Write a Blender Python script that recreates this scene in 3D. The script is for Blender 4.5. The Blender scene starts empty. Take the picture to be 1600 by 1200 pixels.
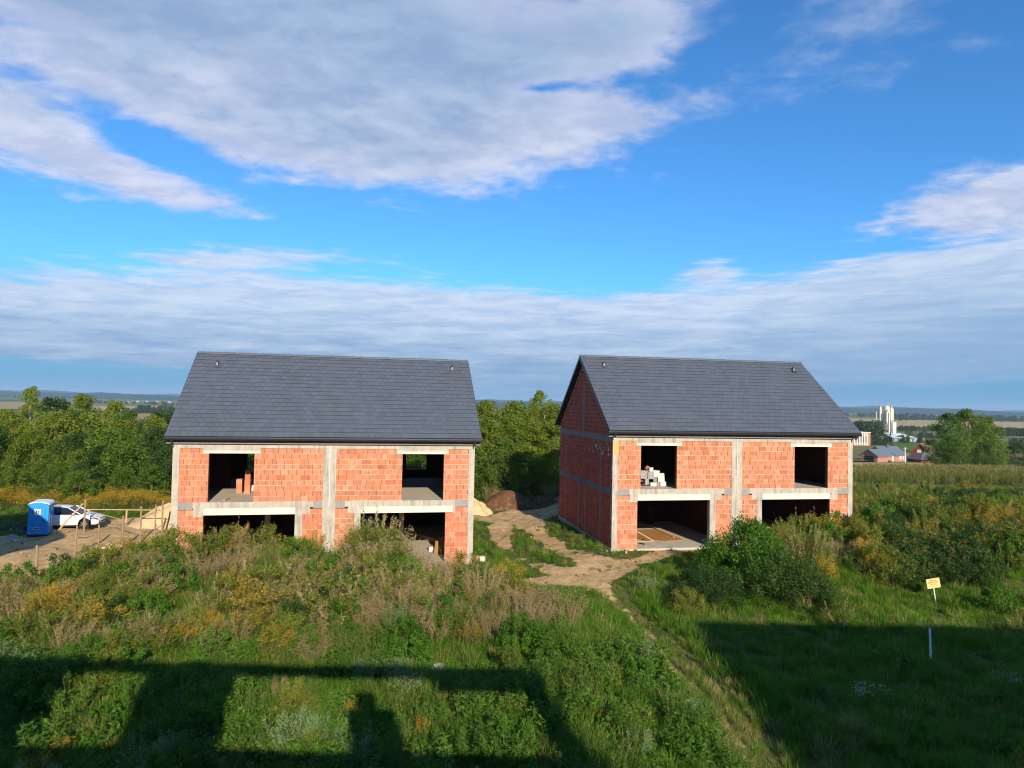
import bpy, math
import numpy as np
from mathutils import Vector, Matrix

# ------------------------------------------------------------------ camera, sky, sun, exposure
sc = bpy.context.scene
COL = sc.collection
F, PITCH, ROLL, H = 1065.5, 0.0285, 0.0192, 8.1365        # focal length in photo pixels, radians, metres
cam_d = bpy.data.cameras.new('camera'); cam = bpy.data.objects.new('camera', cam_d); COL.objects.link(cam)
cam_d.sensor_width = 36.0; cam_d.lens = 36.0 * F / 1600.0
cam_d.clip_start = 0.05; cam_d.clip_end = 40000.0
cam.matrix_world = (Matrix.Translation((0, 0, H)) @ Matrix.Rotation(math.pi / 2 + PITCH, 4, 'X')
                    @ Matrix.Rotation(ROLL, 4, 'Z'))
sc.camera = cam
SUN_EL = math.radians(24.0)
SUN_AZ = math.atan2(0.28, -1.0)                            # clockwise from +Y
SKY_STRENGTH = 0.090
sc.view_settings.view_transform = 'Standard'; sc.view_settings.look = 'None'
sc.view_settings.exposure = 0.5; sc.view_settings.gamma = 1.0
sc.view_settings.use_curve_mapping = False
sc.render.engine = 'CYCLES'
sc.cycles.max_bounces = 6; sc.cycles.diffuse_bounces = 3; sc.cycles.glossy_bounces = 2
sc.cycles.transmission_bounces = 4; sc.cycles.transparent_max_bounces = 6; sc.cycles.volume_bounces = 0
sc.cycles.use_denoising = True; sc.cycles.filter_width = 1.05

sun_d = bpy.data.lights.new('sun', 'SUN'); sun = bpy.data.objects.new('sun', sun_d); COL.objects.link(sun)
sun_d.energy = 5.0; sun_d.angle = math.radians(0.5); sun_d.color = (1.0, 0.87, 0.68)
SUNV = Vector((math.sin(SUN_AZ) * math.cos(SUN_EL), math.cos(SUN_AZ) * math.cos(SUN_EL), math.sin(SUN_EL)))
sun.rotation_euler = (-SUNV).to_track_quat('-Z', 'Y').to_euler()
sun.location = (6, -20, 40)

def ray(px, py):
    a, b = px - 800.0, py - 600.0
    c, s = math.cos(ROLL), math.sin(ROLL)
    x = (a * c + b * s) / F; u = -(-a * s + b * c) / F
    c, s = math.cos(PITCH), math.sin(PITCH)
    return np.array([x, c - u * s, s + u * c])
def atz(px, py, z=0.0):
    r = ray(px, py); t = (z - H) / r[2]; return r * t + np.array([0, 0, H])
def aty(px, py, y):
    r = ray(px, py); return r * (y / r[1]) + np.array([0, 0, H])

# ---- world: physical sky with cloud fields laid out by direction
world = bpy.data.worlds.new('World'); sc.world = world; world.use_nodes = True
WT = world.node_tree; WT.nodes.clear()
def N(tree, kind, **kw):
    n = tree.nodes.new(kind)
    for k, v in kw.items():
        setattr(n, k, v)
    return n
class Ex:
    """tiny expression helper for shader maths"""
    def __init__(self, tree): self.t = tree
    def _in(self, sock, v):
        if hasattr(v, 'is_linked') or hasattr(v, 'links'): self.t.links.new(v, sock)
        else: sock.default_value = v
    def m(self, op, a, b=None, c=None, clamp=False):
        n = self.t.nodes.new('ShaderNodeMath'); n.operation = op; n.use_clamp = clamp
        self._in(n.inputs[0], a)
        if b is not None: self._in(n.inputs[1], b)
        if c is not None: self._in(n.inputs[2], c)
        return n.outputs[0]
    def add(self, a, b): return self.m('ADD', a, b)
    def mul(self, a, b): return self.m('MULTIPLY', a, b)
    def sub(self, a, b): return self.m('SUBTRACT', a, b)
    def smooth(self, v, lo, hi, a=0.0, b=1.0):
        n = self.t.nodes.new('ShaderNodeMapRange'); n.interpolation_type = 'SMOOTHSTEP'
        self._in(n.inputs[0], v)
        for i, q in enumerate((lo, hi, a, b)): self._in(n.inputs[i + 1], q)
        return n.outputs[0]
    def lin(self, v, lo, hi, a=0.0, b=1.0):
        n = self.t.nodes.new('ShaderNodeMapRange')
        self._in(n.inputs[0], v)
        for i, q in enumerate((lo, hi, a, b)): self._in(n.inputs[i + 1], q)
        return n.outputs[0]
    def noise(self, vec, scale, detail=4, rough=.55, dist=0.0):
        n = self.t.nodes.new('ShaderNodeTexNoise')
        if vec is not None: self.t.links.new(vec, n.inputs['Vector'])
        n.inputs['Scale'].default_value = scale; n.inputs['Detail'].default_value = detail
        n.inputs['Roughness'].default_value = rough; n.inputs['Distortion'].default_value = dist
        return n.outputs['Fac']
    def xyz(self, x, y, z):
        n = self.t.nodes.new('ShaderNodeCombineXYZ')
        for i, v in enumerate((x, y, z)): self._in(n.inputs[i], v)
        return n.outputs[0]
    def mix(self, fac, a, b, mode='MIX'):
        n = self.t.nodes.new('ShaderNodeMix'); n.data_type = 'RGBA'; n.blend_type = mode
        self._in(n.inputs[0], fac); self._in(n.inputs[6], a); self._in(n.inputs[7], b)
        return n.outputs[2]
def c4(c, k=1.0): return (c[0] * k, c[1] * k, c[2] * k, 1.0)

def build_world():
    E = Ex(WT); L = WT.links
    tc = N(WT, 'ShaderNodeTexCoord')
    sep = N(WT, 'ShaderNodeSeparateXYZ'); L.new(tc.outputs['Generated'], sep.inputs[0])
    X, Y, Z = sep.outputs
    sky = N(WT, 'ShaderNodeTexSky', sky_type='NISHITA'); sky.sun_disc = False
    sky.sun_elevation = SUN_EL; sky.sun_rotation = SUN_AZ
    sky.altitude = 100; sky.air_density = 1.0; sky.dust_density = 0.35; sky.ozone_density = 2.2
    u = E.mul(E.m('ARCTAN2', X, Y), 57.2958)
    v = E.mul(E.m('ARCSINE', Z), 57.2958)
    uv = E.xyz(u, v, 0.0)
    blue = E.mix(1.0, sky.outputs[0], (0.42, 0.98, 1.46, 1), 'MULTIPLY')
    blue = E.mix(E.smooth(v, 11, 1, 0.0, .88), blue, (0.95, 2.5, 4.7, 1))
    def field(blobs):                                      # soft patches laid out by azimuth and elevation
        acc = None
        for cx, cy, rx, ry, rot, w in blobs:
            d = ray(cx, cy); d = d / np.linalg.norm(d)
            cu, cv = math.degrees(math.atan2(d[0], d[1])), math.degrees(math.asin(d[2])); k = math.degrees(1 / F) * 1.75
            mp = N(WT, 'ShaderNodeMapping', vector_type='TEXTURE'); L.new(uv, mp.inputs[0])
            mp.inputs['Location'].default_value = (cu, cv, 0); mp.inputs['Rotation'].default_value = (0, 0, math.radians(rot))
            mp.inputs['Scale'].default_value = (rx * k * math.cos(math.radians(cu)), ry * k, 1)
            g = N(WT, 'ShaderNodeTexGradient', gradient_type='QUADRATIC_SPHERE'); L.new(mp.outputs[0], g.inputs[0])
            acc = E.mul(g.outputs['Fac'], w * 1.35) if acc is None else E.m('MULTIPLY_ADD', g.outputs['Fac'], w * 1.35, acc)
        return acc
    zc = E.m('MAXIMUM', E.add(Z, 0.10), 0.02)
    px, py = E.m('DIVIDE', X, zc), E.m('DIVIDE', Y, zc)
    n1 = E.noise(E.xyz(px, py, 0.0), 1.9, 4, .6, .25)
    n2 = E.noise(E.xyz(px, E.mul(py, 1.3), 3.0), 4.6, 5, .58, .3)
    n3 = E.noise(E.xyz(E.mul(E.add(u, E.mul(v, .35)), .045), E.mul(v, .42), 1.0), 2.4, 5, .62, .3)
    n4 = E.noise(E.xyz(E.mul(E.sub(u, E.mul(v, .8)), .11), E.mul(v, .75), 5.0), 2.2, 5, .62, .5)
    n5 = E.noise(E.xyz(px, E.mul(py, 1.15), 9.0), 13.0, 3, .55, .2)
    # upper broken deck
    top = field(((250, 0, 660, 150, 0, 1.25), (540, 80, 440, 120, -3, 1.0), (740, 215, 330, 90, 5, 1.0), (470, 225, 240, 60, -10, .62),
                 (60, 205, 260, 75, -6, 1.0), (250, 292, 190, 32, -9, .85), (960, 30, 230, 90, 0, .45), (1000, 190, 130, 45, 8, .35),
                 (1330, 30, 420, 90, 0, .42), (1560, 312, 200, 62, 10, 1.0), (1500, 225, 130, 60, 20, .34), (230, 232, 120, 38, -12, -1.0), (850, 138, 120, 16, 2, -.75), (1080, 110, 150, 40, 20, -.4)))
    top = E.add(top, E.smooth(v, 27, 55, 0.0, .42))        # the deck goes on overhead
    topd = E.add(E.add(top, E.mul(E.sub(n5, .5), .45)), E.add(E.mul(E.sub(n1, .5), 1.7), E.mul(E.sub(n2, .5), 1.0)))
    a_top = E.smooth(topd, .30, .90)
    # low stratiform bank
    low = field(((150, 515, 640, 82, 2, 1.35), (620, 515, 430, 80, -1, 1.25), (980, 530, 360, 66, -2, 1.1), (1300, 485, 340, 72, 5, 1.1),
                 (1560, 445, 270, 80, 9, 1.1), (1480, 560, 400, 50, 0, .7), (90, 588, 360, 30, 0, -.9), (90, 490, 190, 14, -5, -.55),
                 (420, 400, 220, 24, 3, .5), (1105, 425, 52, 20, 5, 1.0), (300, 412, 100, 12, -3, .5), (1370, 612, 330, 20, 0, -.4), (880, 590, 520, 46, 0, 1.0)))
    back = E.mul(E.smooth(E.m('ABSOLUTE', u), 42, 70), E.mul(E.smooth(v, 2, 8), E.smooth(v, 18, 10, 0.0, 1.0)))
    lowd = E.add(E.m('MULTIPLY_ADD', back, .8, low), E.add(E.mul(E.sub(n3, .5), 1.3), E.mul(E.sub(n4, .5), .8)))
    a_low = E.smooth(lowd, .32, .95)
    # colours: lit lumps and thin edges bright, thick cores blue-grey
    n6 = E.noise(E.xyz(px, E.mul(py, .8), 21.0), 1.1, 3, .55, .6)
    thick = E.mul(E.smooth(topd, .55, 1.4), E.smooth(E.add(v, E.add(E.mul(E.sub(n1, .5), 22), E.mul(E.sub(n6, .5), 30))), 17, 30))
    c_top = E.mix(thick, (5.0, 5.4, 6.8, 1), (2.75, 3.75, 5.5, 1))
    c_top = E.mix(E.smooth(E.add(E.mul(n2, .75), E.mul(n5, .25)), .38, .64), E.mix(1.0, c_top, (.84, .87, .92, 1), 'MULTIPLY'), E.mix(1.0, c_top, (1.14, 1.11, 1.06, 1), 'MULTIPLY'))
    lowmix = E.smooth(E.add(v, E.mul(E.sub(n3, .5), 9)), 1.0, 9.0)
    c_low = E.mix(lowmix, (2.15, 3.3, 5.1, 1), (4.75, 5.6, 7.0, 1))
    c_low = E.mix(E.smooth(n4, .34, .66), E.mix(1.0, c_low, (.84, .90, .97, 1), 'MULTIPLY'), E.mix(1.0, c_low, (1.13, 1.09, 1.05, 1), 'MULTIPLY'))
    shade_r = E.mul(E.smooth(u, 14, 34), E.smooth(E.add(v, E.mul(E.sub(n3, .5), 9)), 13, 4))
    c_low = E.mix(E.mul(shade_r, .75), c_low, (2.1, 3.4, 5.3, 1))
    col = E.mix(E.mul(a_low, .95), blue, c_low)
    veil = E.smooth(E.sub(u, E.mul(E.sub(v, 20), .5)), 6, 20, 1.0, .5)   # thinner to the right
    veil = E.m('MAXIMUM', veil, E.smooth(v, 19, 16))
    col = E.mix(E.mul(E.mul(a_top, veil), E.smooth(topd, .3, 1.4, .72, .95)), col, c_top)
    bg = N(WT, 'ShaderNodeBackground'); L.new(col, bg.inputs[0]); bg.inputs[1].default_value = SKY_STRENGTH
    out = N(WT, 'ShaderNodeOutputWorld'); L.new(bg.outputs[0], out.inputs[0])
build_world()
world.cycles.sampling_method = 'MANUAL'; world.cycles.sample_map_resolution = 256

# ------------------------------------------------------------------ helpers
class MB:
    """collects faces for ONE mesh"""
    def __init__(self): self.v = []; self.f = []; self.m = []; self.n = 0; self.cur = 0
    def add(self, verts, faces):
        o = self.n; verts = np.asarray(verts, float).reshape(-1, 3)
        self.v.append(verts); self.n += len(verts)
        for f in faces: self.f.append(tuple(int(i) + o for i in f)); self.m.append(self.cur)
        return self
    def addq(self, verts, faces):                          # numpy face array
        o = self.n; self.v.append(np.asarray(verts, float).reshape(-1, 3)); self.n += len(self.v[-1])
        fl = (np.asarray(faces) + o).tolist(); self.f += fl; self.m += [self.cur] * len(fl)
        return self
    def box(self, x0, x1, y0, y1, z0, z1):
        v = [(x0,y0,z0),(x1,y0,z0),(x1,y1,z0),(x0,y1,z0),(x0,y0,z1),(x1,y0,z1),(x1,y1,z1),(x0,y1,z1)]
        return self.add(v, [(0,3,2,1),(4,5,6,7),(0,1,5,4),(1,2,6,5),(2,3,7,6),(3,0,4,7)])
    def obox(self, mat, sx, sy, sz):
        v = [mat @ Vector((x*sx/2, y*sy/2, z*sz/2)) for z in (-1,1) for x,y in ((-1,-1),(1,-1),(1,1),(-1,1))]
        return self.add([tuple(p) for p in v], [(0,3,2,1),(4,5,6,7),(0,1,5,4),(1,2,6,5),(2,3,7,6),(3,0,4,7)])
    def prism(self, pts, axis, a0, a1):                    # polygon extruded along axis 0/1/2
        n = len(pts)
        def mk(p, a):
            return (a, p[0], p[1]) if axis == 0 else (p[0], a, p[1]) if axis == 1 else (p[0], p[1], a)
        v = [mk(p, a0) for p in pts] + [mk(p, a1) for p in pts]
        f = [tuple(range(n-1, -1, -1)), tuple(range(n, 2*n))] + [(i, (i+1) % n, n+(i+1) % n, n+i) for i in range(n)]
        return self.add(v, f)
    def tube(self, pts, rad, k=6, cap=True):
        pts = [np.asarray(p, float) for p in pts]; rad = [rad]*len(pts) if np.isscalar(rad) else rad
        v = []; n = len(pts)
        for i, p in enumerate(pts):
            d = pts[min(i+1, n-1)] - pts[max(i-1, 0)]; d = d / (np.linalg.norm(d) + 1e-9)
            up = np.array([0, 0, 1.0]) if abs(d[2]) < .9 else np.array([1.0, 0, 0])
            s = np.cross(d, up); s /= np.linalg.norm(s); t = np.cross(d, s)
            for j in range(k):
                a = 2*math.pi*j/k; v.append(p + (s*math.cos(a) + t*math.sin(a))*rad[i])
        f = [(i*k+j, i*k+(j+1) % k, (i+1)*k+(j+1) % k, (i+1)*k+j) for i in range(n-1) for j in range(k)]
        if cap: f += [tuple(range(k-1, -1, -1)), tuple(range((n-1)*k, n*k))]
        return self.add(v, f)
    def cyl(self, x, y, z0, z1, r0, r1=None, k=16):
        return self.tube([(x, y, z0), (x, y, z1)], [r0, r0 if r1 is None else r1], k)
    def leaves(self, P, D, Nn, Ln, Wd):
        D = D / (np.linalg.norm(D, axis=1, keepdims=True) + 1e-9)
        S = np.cross(D, Nn); S = S / (np.linalg.norm(S, axis=1, keepdims=True) + 1e-9)
        Ln = np.broadcast_to(np.asarray(Ln, float), (len(P),))[:, None]; Wd = np.broadcast_to(np.asarray(Wd, float), (len(P),))[:, None]
        V = np.stack([P, P + D*Ln*.5 + S*Wd*.5, P + D*Ln, P + D*Ln*.5 - S*Wd*.5], 1)
        n = len(P); Fq = np.arange(4*n).reshape(n, 4)
        return self.addq(V, Fq)
    def blades(self, P, D, Ln, Wd, bend):                  # curved grass blades
        n = len(P); D = D / np.linalg.norm(D, axis=1, keepdims=True)
        Hd = D.copy(); Hd[:, 2] = 0; Hd /= (np.linalg.norm(Hd, axis=1, keepdims=True) + 1e-6)
        S = np.stack([-Hd[:, 1], Hd[:, 0], np.zeros(n)], 1)
        Ln = Ln[:, None]; Wd = Wd[:, None]; bend = bend[:, None]
        mid = P + D*Ln*.55
        tip = mid + (D*(1-bend) + Hd*bend*.8 + np.array([0, 0, -.25])*bend)*Ln*.5
        V = np.stack([P - S*Wd*.5, P + S*Wd*.5, mid + S*Wd*.42, mid - S*Wd*.42, tip], 1).reshape(-1, 3)
        i = np.arange(n)[:, None]*5
        self.addq(V, np.hstack([i, i+1, i+2, i+3])); o = self.n - len(V)
        t = (np.hstack([i+3, i+2, i+4]) + o).tolist(); self.f += t; self.m += [self.cur]*len(t)
        return self
    def mesh(self, name, mats, smooth=False):
        me = bpy.data.meshes.new(name)
        v = np.concatenate(self.v) if self.v else np.zeros((0, 3))
        me.from_pydata(v.tolist(), [], self.f)
        for m in (mats if isinstance(mats, (list, tuple)) else [mats]): me.materials.append(m)
        if isinstance(mats, (list, tuple)) and len(mats) > 1:
            me.polygons.foreach_set('material_index', np.array(self.m, np.int32))
        if smooth: me.polygons.foreach_set('use_smooth', np.ones(len(me.polygons), bool))
        me.update(); return me

def link(name, data, parent=None, loc=None, rotz=None, label=None, cat=None, group=None, kind=None):
    o = bpy.data.objects.new(name, data); COL.objects.link(o)
    if parent is not None: o.parent = parent
    if loc is not None: o.location = loc
    if rotz is not None: o.rotation_euler = (0, 0, rotz)
    for k, v in (('label', label), ('category', cat), ('group', group), ('kind', kind)):
        if v: o[k] = v
    return o
def part(name, mb, mat, parent, label=None, smooth=False, kind=None):
    return link(name, mb.mesh(name, mat, smooth), parent, label=label, kind=kind)
def thing(name, label, cat, loc, rotz=0.0, group=None):
    return link(name, None, None, tuple(loc), rotz, label, cat, group)
def copy_tree(o, parent=None):
    c = o.copy(); COL.objects.link(c); c.parent = parent
    for ch in list(o.children): copy_tree(ch, c)
    return c
def smooth01(t):
    t = np.clip(t, 0, 1); return t*t*(3 - 2*t)
RNG = np.random.RandomState

# ------------------------------------------------------------------ materials
def mat(name, col, rough=.85, spec=.3, var=0.0, scale=6.0, bump=0.0, bscale=30.0, metal=0.0, isl=0.0, obj=0.0, col2=None, c2amt=.5, c2scale=2.0, c2lo=.5, c2hi=.65, hue=None, streak=0.0):
    m = bpy.data.materials.new(name); m.use_nodes = True; t = m.node_tree; E = Ex(t)
    b = t.nodes['Principled BSDF']
    b.inputs['Roughness'].default_value = rough; b.inputs['Specular IOR Level'].default_value = spec
    b.inputs['Metallic'].default_value = metal
    tc = N(t, 'ShaderNodeTexCoord'); vec = tc.outputs['Object']
    geo = N(t, 'ShaderNodeNewGeometry'); pos = geo.outputs['Position']
    c = N(t, 'ShaderNodeRGB'); c.outputs[0].default_value = c4(col); cur = c.outputs[0]
    if col2:
        f = E.mul(E.smooth(E.noise(pos, c2scale, 5, .6, .4), c2lo, c2hi), c2amt)
        cur = E.mix(f, cur, c4(col2))
    if hue:                                                # some pieces paler, some darker
        oi = N(t, 'ShaderNodeObjectInfo'); rr = E.m('FRACT', E.add(E.mul(geo.outputs['Random Per Island'], 3.7), E.mul(oi.outputs['Random'], 11.13)))
        cur = E.mix(E.smooth(rr, .70, .95, 0, .8), cur, c4(hue[0])); cur = E.mix(E.smooth(rr, .22, .05, 0, .8), cur, c4(hue[1]))
    fac = None
    if var:
        fac = E.lin(E.noise(pos, scale, 5, .6), .25, .75, 1 - var, 1 + var)
    if streak:                                             # rain and formwork streaks running down
        vm = N(t, 'ShaderNodeVectorMath', operation='MULTIPLY'); t.links.new(pos, vm.inputs[0]); vm.inputs[1].default_value = (7.0, 7.0, .7)
        f3 = E.smooth(E.noise(vm.outputs[0], 1.0, 4, .6), .46, .74, 1.0, 1.0 - streak); fac = f3 if fac is None else E.mul(fac, f3)
    if isl or obj:
        oi = N(t, 'ShaderNodeObjectInfo')
        r = E.m('FRACT', E.add(geo.outputs['Random Per Island'], E.mul(oi.outputs['Random'], 7.31)))
        f2 = E.lin(r, 0, 1, 1 - max(isl, obj), 1 + max(isl, obj))
        fac = f2 if fac is None else E.mul(fac, f2)
    if fac is not None:
        cc = E.xyz(fac, fac, fac)
        cur = E.mix(1.0, cur, cc, 'MULTIPLY')
    t.links.new(cur, b.inputs['Base Color'])
    if bump:
        bn = N(t, 'ShaderNodeBump'); bn.inputs['Strength'].default_value = bump; bn.inputs['Distance'].default_value = .02
        t.links.new(E.noise(pos, bscale, 5, .65), bn.inputs['Height']); t.links.new(bn.outputs[0], b.inputs['Normal'])
    return m
def leaf(name, c1, c2, c3=None, transl=.35, rough=.6):
    """foliage: colour varies by instance, by clump and by leaf"""
    m = bpy.data.materials.new(name); m.use_nodes = True; t = m.node_tree; E = Ex(t); t.nodes.clear()
    oi = N(t, 'ShaderNodeObjectInfo'); geo = N(t, 'ShaderNodeNewGeometry')
    isl = geo.outputs['Random Per Island']
    big = E.noise(geo.outputs['Position'], .35, 3, .6)
    f = E.add(E.mul(oi.outputs['Random'], .45), E.mul(isl, .35))
    f = E.add(f, E.mul(E.sub(big, .5), .9))
    cur = E.mix(E.m('MULTIPLY', f, 1.0, clamp=True), c4(c1), c4(c2))
    if c3:
        cur = E.mix(E.smooth(E.add(E.m('FRACT', E.mul(oi.outputs['Random'], 13.7)), E.mul(isl, .3)), .8, 1.05), cur, c4(c3))
    d = N(t, 'ShaderNodeBsdfPrincipled'); t.links.new(cur, d.inputs['Base Color']); d.inputs['Roughness'].default_value = rough
    d.inputs['Specular IOR Level'].default_value = .2
    tr = N(t, 'ShaderNodeBsdfTranslucent'); t.links.new(E.mix(1.0, cur, (1.0, 1.05, .5, 1), 'MULTIPLY'), tr.inputs[0])
    mx = N(t, 'ShaderNodeMixShader'); mx.inputs[0].default_value = transl
    t.links.new(d.outputs[0], mx.inputs[1]); t.links.new(tr.outputs[0], mx.inputs[2])
    o = N(t, 'ShaderNodeOutputMaterial'); t.links.new(mx.outputs[0], o.inputs[0])
    return m

M = {}
M['brick'] = mat('clay_block', (.535, .205, .112), .9, .15, var=.12, scale=5, bump=.35, bscale=60, isl=.11, streak=.20, col2=(.60, .40, .29), c2amt=.6, c2scale=2.6, c2lo=.60, c2hi=.70, hue=((.58, .265, .165), (.46, .155, .078)))
M['brick_side'] = mat('clay_block_shade', (.46, .105, .055), .9, .15, var=.18, scale=3, bump=.35, bscale=60, isl=.16, col2=(.52, .40, .34), c2amt=.5, c2scale=2.6, c2lo=.66, c2hi=.76)  # darker copy of the front block: gable shade put into the colour
M['mortar'] = mat('mortar', (.60, .48, .38), .95, .1, var=.25, scale=3)
M['joint'] = mat('dry_joint', (.16, .07, .04), .95, .1)
M['concrete'] = mat('cast_concrete', (.43, .385, .32), .9, .2, var=.18, scale=2.2, bump=.4, bscale=25, col2=(.30, .28, .25), streak=.38, c2amt=.5, c2scale=1.3, c2lo=.5, c2hi=.72)
M['slab'] = mat('concrete_floor', (.44, .38, .31), .9, .2, var=.15, scale=3, bump=.2, bscale=30)
M['concrete_side'] = mat('concrete_shade', (.27, .24, .20), .9, .2, var=.2, scale=2.2)  # same concrete as the front, darkened in colour for the shaded gable
M['block_side'] = mat('grey_block_shade', (.20, .19, .18), .92, .15, var=.15, scale=8, isl=.12)  # same grey block, gable shade painted into its tone
M['block'] = mat('grey_block', (.27, .26, .25), .92, .15, var=.15, scale=8, isl=.12, bump=.4, bscale=60)
M['lintel'] = mat('white_lintel', (.66, .60, .49), .8, .25, streak=.2, var=.08, scale=4, bump=.15)
M['tile'] = mat('flat_roof_tile', (.086, .101, .128), .55, .30, var=.05, scale=.5, isl=.08)
M['dark_metal'] = mat('dark_sheet_metal', (.022, .023, .027), .42, .5, var=.1)
M['wood'] = mat('raw_timber', (.46, .32, .18), .85, .2, var=.22, scale=9, bump=.3, isl=.1)
M['wood_dark'] = mat('weathered_timber', (.30, .21, .12), .9, .15, var=.25, scale=7, bump=.4, bscale=40)
M['ply'] = mat('plywood', (.36, .17, .055), .75, .25, var=.25, scale=2.5)
M['white_pvc'] = mat('white_pvc', (.80, .80, .78), .5, .4, var=.04)
M['dark_in'] = mat('interior_brick_shade', (.055, .020, .013), .95, .1, var=.25, scale=3)  # room shade put into the colour: walls and ceiling almost black
M['sand'] = mat('building_sand', (.56, .40, .22), .97, .05, var=.14, scale=3, bump=.5, bscale=18)
M['clod'] = mat('dry_clod', (.33, .23, .12), .97, .05, var=.2)
M['soil'] = mat('dug_soil', (.115, .058, .030), .97, .05, var=.35, scale=2.2, bump=.9, bscale=9, col2=(.26, .15, .085), c2amt=.6, c2scale=1.4)

# ------------------------------------------------------------------ terrain
HOUSE = {1: (-15.9264, 32.231, 0.0, .205), 2: (5.4239, 36.3377, .5286, .191)}
W, L = 14.38, 10.76
def hlocal(h, x, y):
    hx, hy, hz, r = HOUSE[h]; c, s = math.cos(r), math.sin(r)
    dx, dy = x - hx, y - hy
    return dx*c + dy*s, -dx*s + dy*c
def hworld(h, a, b, z=0.0):
    hx, hy, hz, r = HOUSE[h]; c, s = math.cos(r), math.sin(r)
    return np.array([hx + a*c - b*s, hy + a*s + b*c, hz + z])
def terr(x, y):
    x = np.asarray(x, float); y = np.asarray(y, float)
    z = -.10 + .52*smooth01((x - .5)/4.5)*smooth01((y - 27)/7)*smooth01((150 - y)/60)
    a1, b1 = hlocal(1, x, y); a2, b2 = hlocal(2, x, y)
    out1 = smooth01((-b1 - .3)/1.6)
    z = z + 1.35*np.exp(-((x + 11.0)/6.6)**2 - ((y - 28.8)/3.4)**2)*out1
    z = z + .35*np.exp(-((x + 4.5)/4.0)**2 - ((y - 24.0)/3.0)**2)
    out2 = np.maximum(smooth01((-b2 - .4)/1.8), smooth01((a2 - W - .3)/1.5))
    z = z + (1.55*np.exp(-((x - 25)/8.5)**2 - ((y - 37.5)/4.6)**2) + .9*np.exp(-((x - 37)/9)**2 - ((y - 47)/6)**2))*out2
    z = z + .45*np.exp(-((x - 13)/5.0)**2 - ((y - 31.5)/2.0)**2)*out2
    # low bank beside the foot path
    z = z + .40*np.exp(-((x - 2.2 - (20 - y)*.05)/1.9)**2)*smooth01((27 - y)/4)
    z = z - .22*np.exp(-((x - 6.3 - (20 - y)*.14)/1.2)**2)*smooth01((30 - y)/4)
    pad = np.minimum(1, smooth01((np.maximum(np.abs(a1 - W/2) - W/2, np.abs(b1 - L/2) - L/2))/2.0)) * smooth01((np.maximum(np.abs(a2 - W/2) - W/2, np.abs(b2 - L/2) - L/2))/2.0)
    bumps = .05*np.sin(x*1.3 + 1.7*np.sin(y*.5)) + .05*np.sin(y*1.1 + 1.3*np.sin(x*.7)) + .03*np.sin(x*2.9 + y*2.3)
    z = z + bumps*pad*smooth01((160 - y)/60)
    far = np.maximum(y - 80, 0) + np.maximum(np.abs(x) - 140, 0)*.5
    z = z - 19.0*(1 - np.exp(-far/220.0))
    return z
def tz(x, y): return float(terr(x, y))

# bare-ground capsules, given on the ground plane: (points, half widths)
def cap(pxs):
    return [(atz(px, py, .1)[0], atz(px, py, .1)[1], w) for px, py, w in pxs]
DIRT = [cap([(815, 803, 1.6), (838, 830, .45), (880, 862, .5), (930, 886, 1.0), (920, 903, 1.3)]),
        cap([(785, 815, .9), (783, 838, .55), (800, 858, .1), (850, 886, .3), (890, 902, .9)]),
        cap([(700, 908, .15), (770, 903, .4), (850, 904, .75), (930, 902, 1.25), (985, 890, .7), (1040, 873, .55), (1110, 862, .4)]),
        cap([(745, 806, 1.5), (800, 806, 2.3), (868, 796, 3.0), (830, 780, 3.0)])]
PATH = [cap([(925, 910, .8), (962, 936, .16), (1004, 968, .13), (1030, 998, .10), (1062, 1032, .13), (1100, 1074, .08), (1132, 1112, .10), (1178, 1170, .13), (1190, 1198, .2)]),
        cap([(985, 940, .1), (1050, 985, .08), (1130, 1060, .08), (1230, 1180, .08)])]
YARD = [cap([(-120, 880, 4.0), (0, 888, 2.3), (40, 868, 2.2), (110, 852, 2.1), (180, 836, 2.4), (250, 826, 2.0)]),
        cap([(-60, 850, 3.5), (60, 840, 2.2), (150, 822, 3.2), (250, 812, 2.5)]), cap([(-40, 905, 1.6), (40, 900, .8)])]
def capmask(caps, x, y):
    best = np.full(np.shape(x), 9.0)
    for pts in caps:
        for (x0, y0, w0), (x1, y1, w1) in zip(pts[:-1], pts[1:]):
            dx, dy = x1-x0, y1-y0; t = np.clip(((x-x0)*dx + (y-y0)*dy)/(dx*dx+dy*dy), 0, 1)
            d = np.hypot(x - x0 - t*dx, y - y0 - t*dy) - (w0 + t*(w1-w0))
            best = np.minimum(best, d)
    return best                                            # signed distance, metres
def wob(x, y):
    return .16*np.sin(x*2.1 + 1.2*np.sin(y*1.7)) + .13*np.sin(y*2.7 + 1.1*np.sin(x*3.1)) + .08*np.sin(x*6.3 + y*5.1)
def dirt_sd(x, y):
    return np.minimum(capmask(DIRT, x, y), capmask(YARD, x, y)) + wob(x, y)*.8

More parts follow.
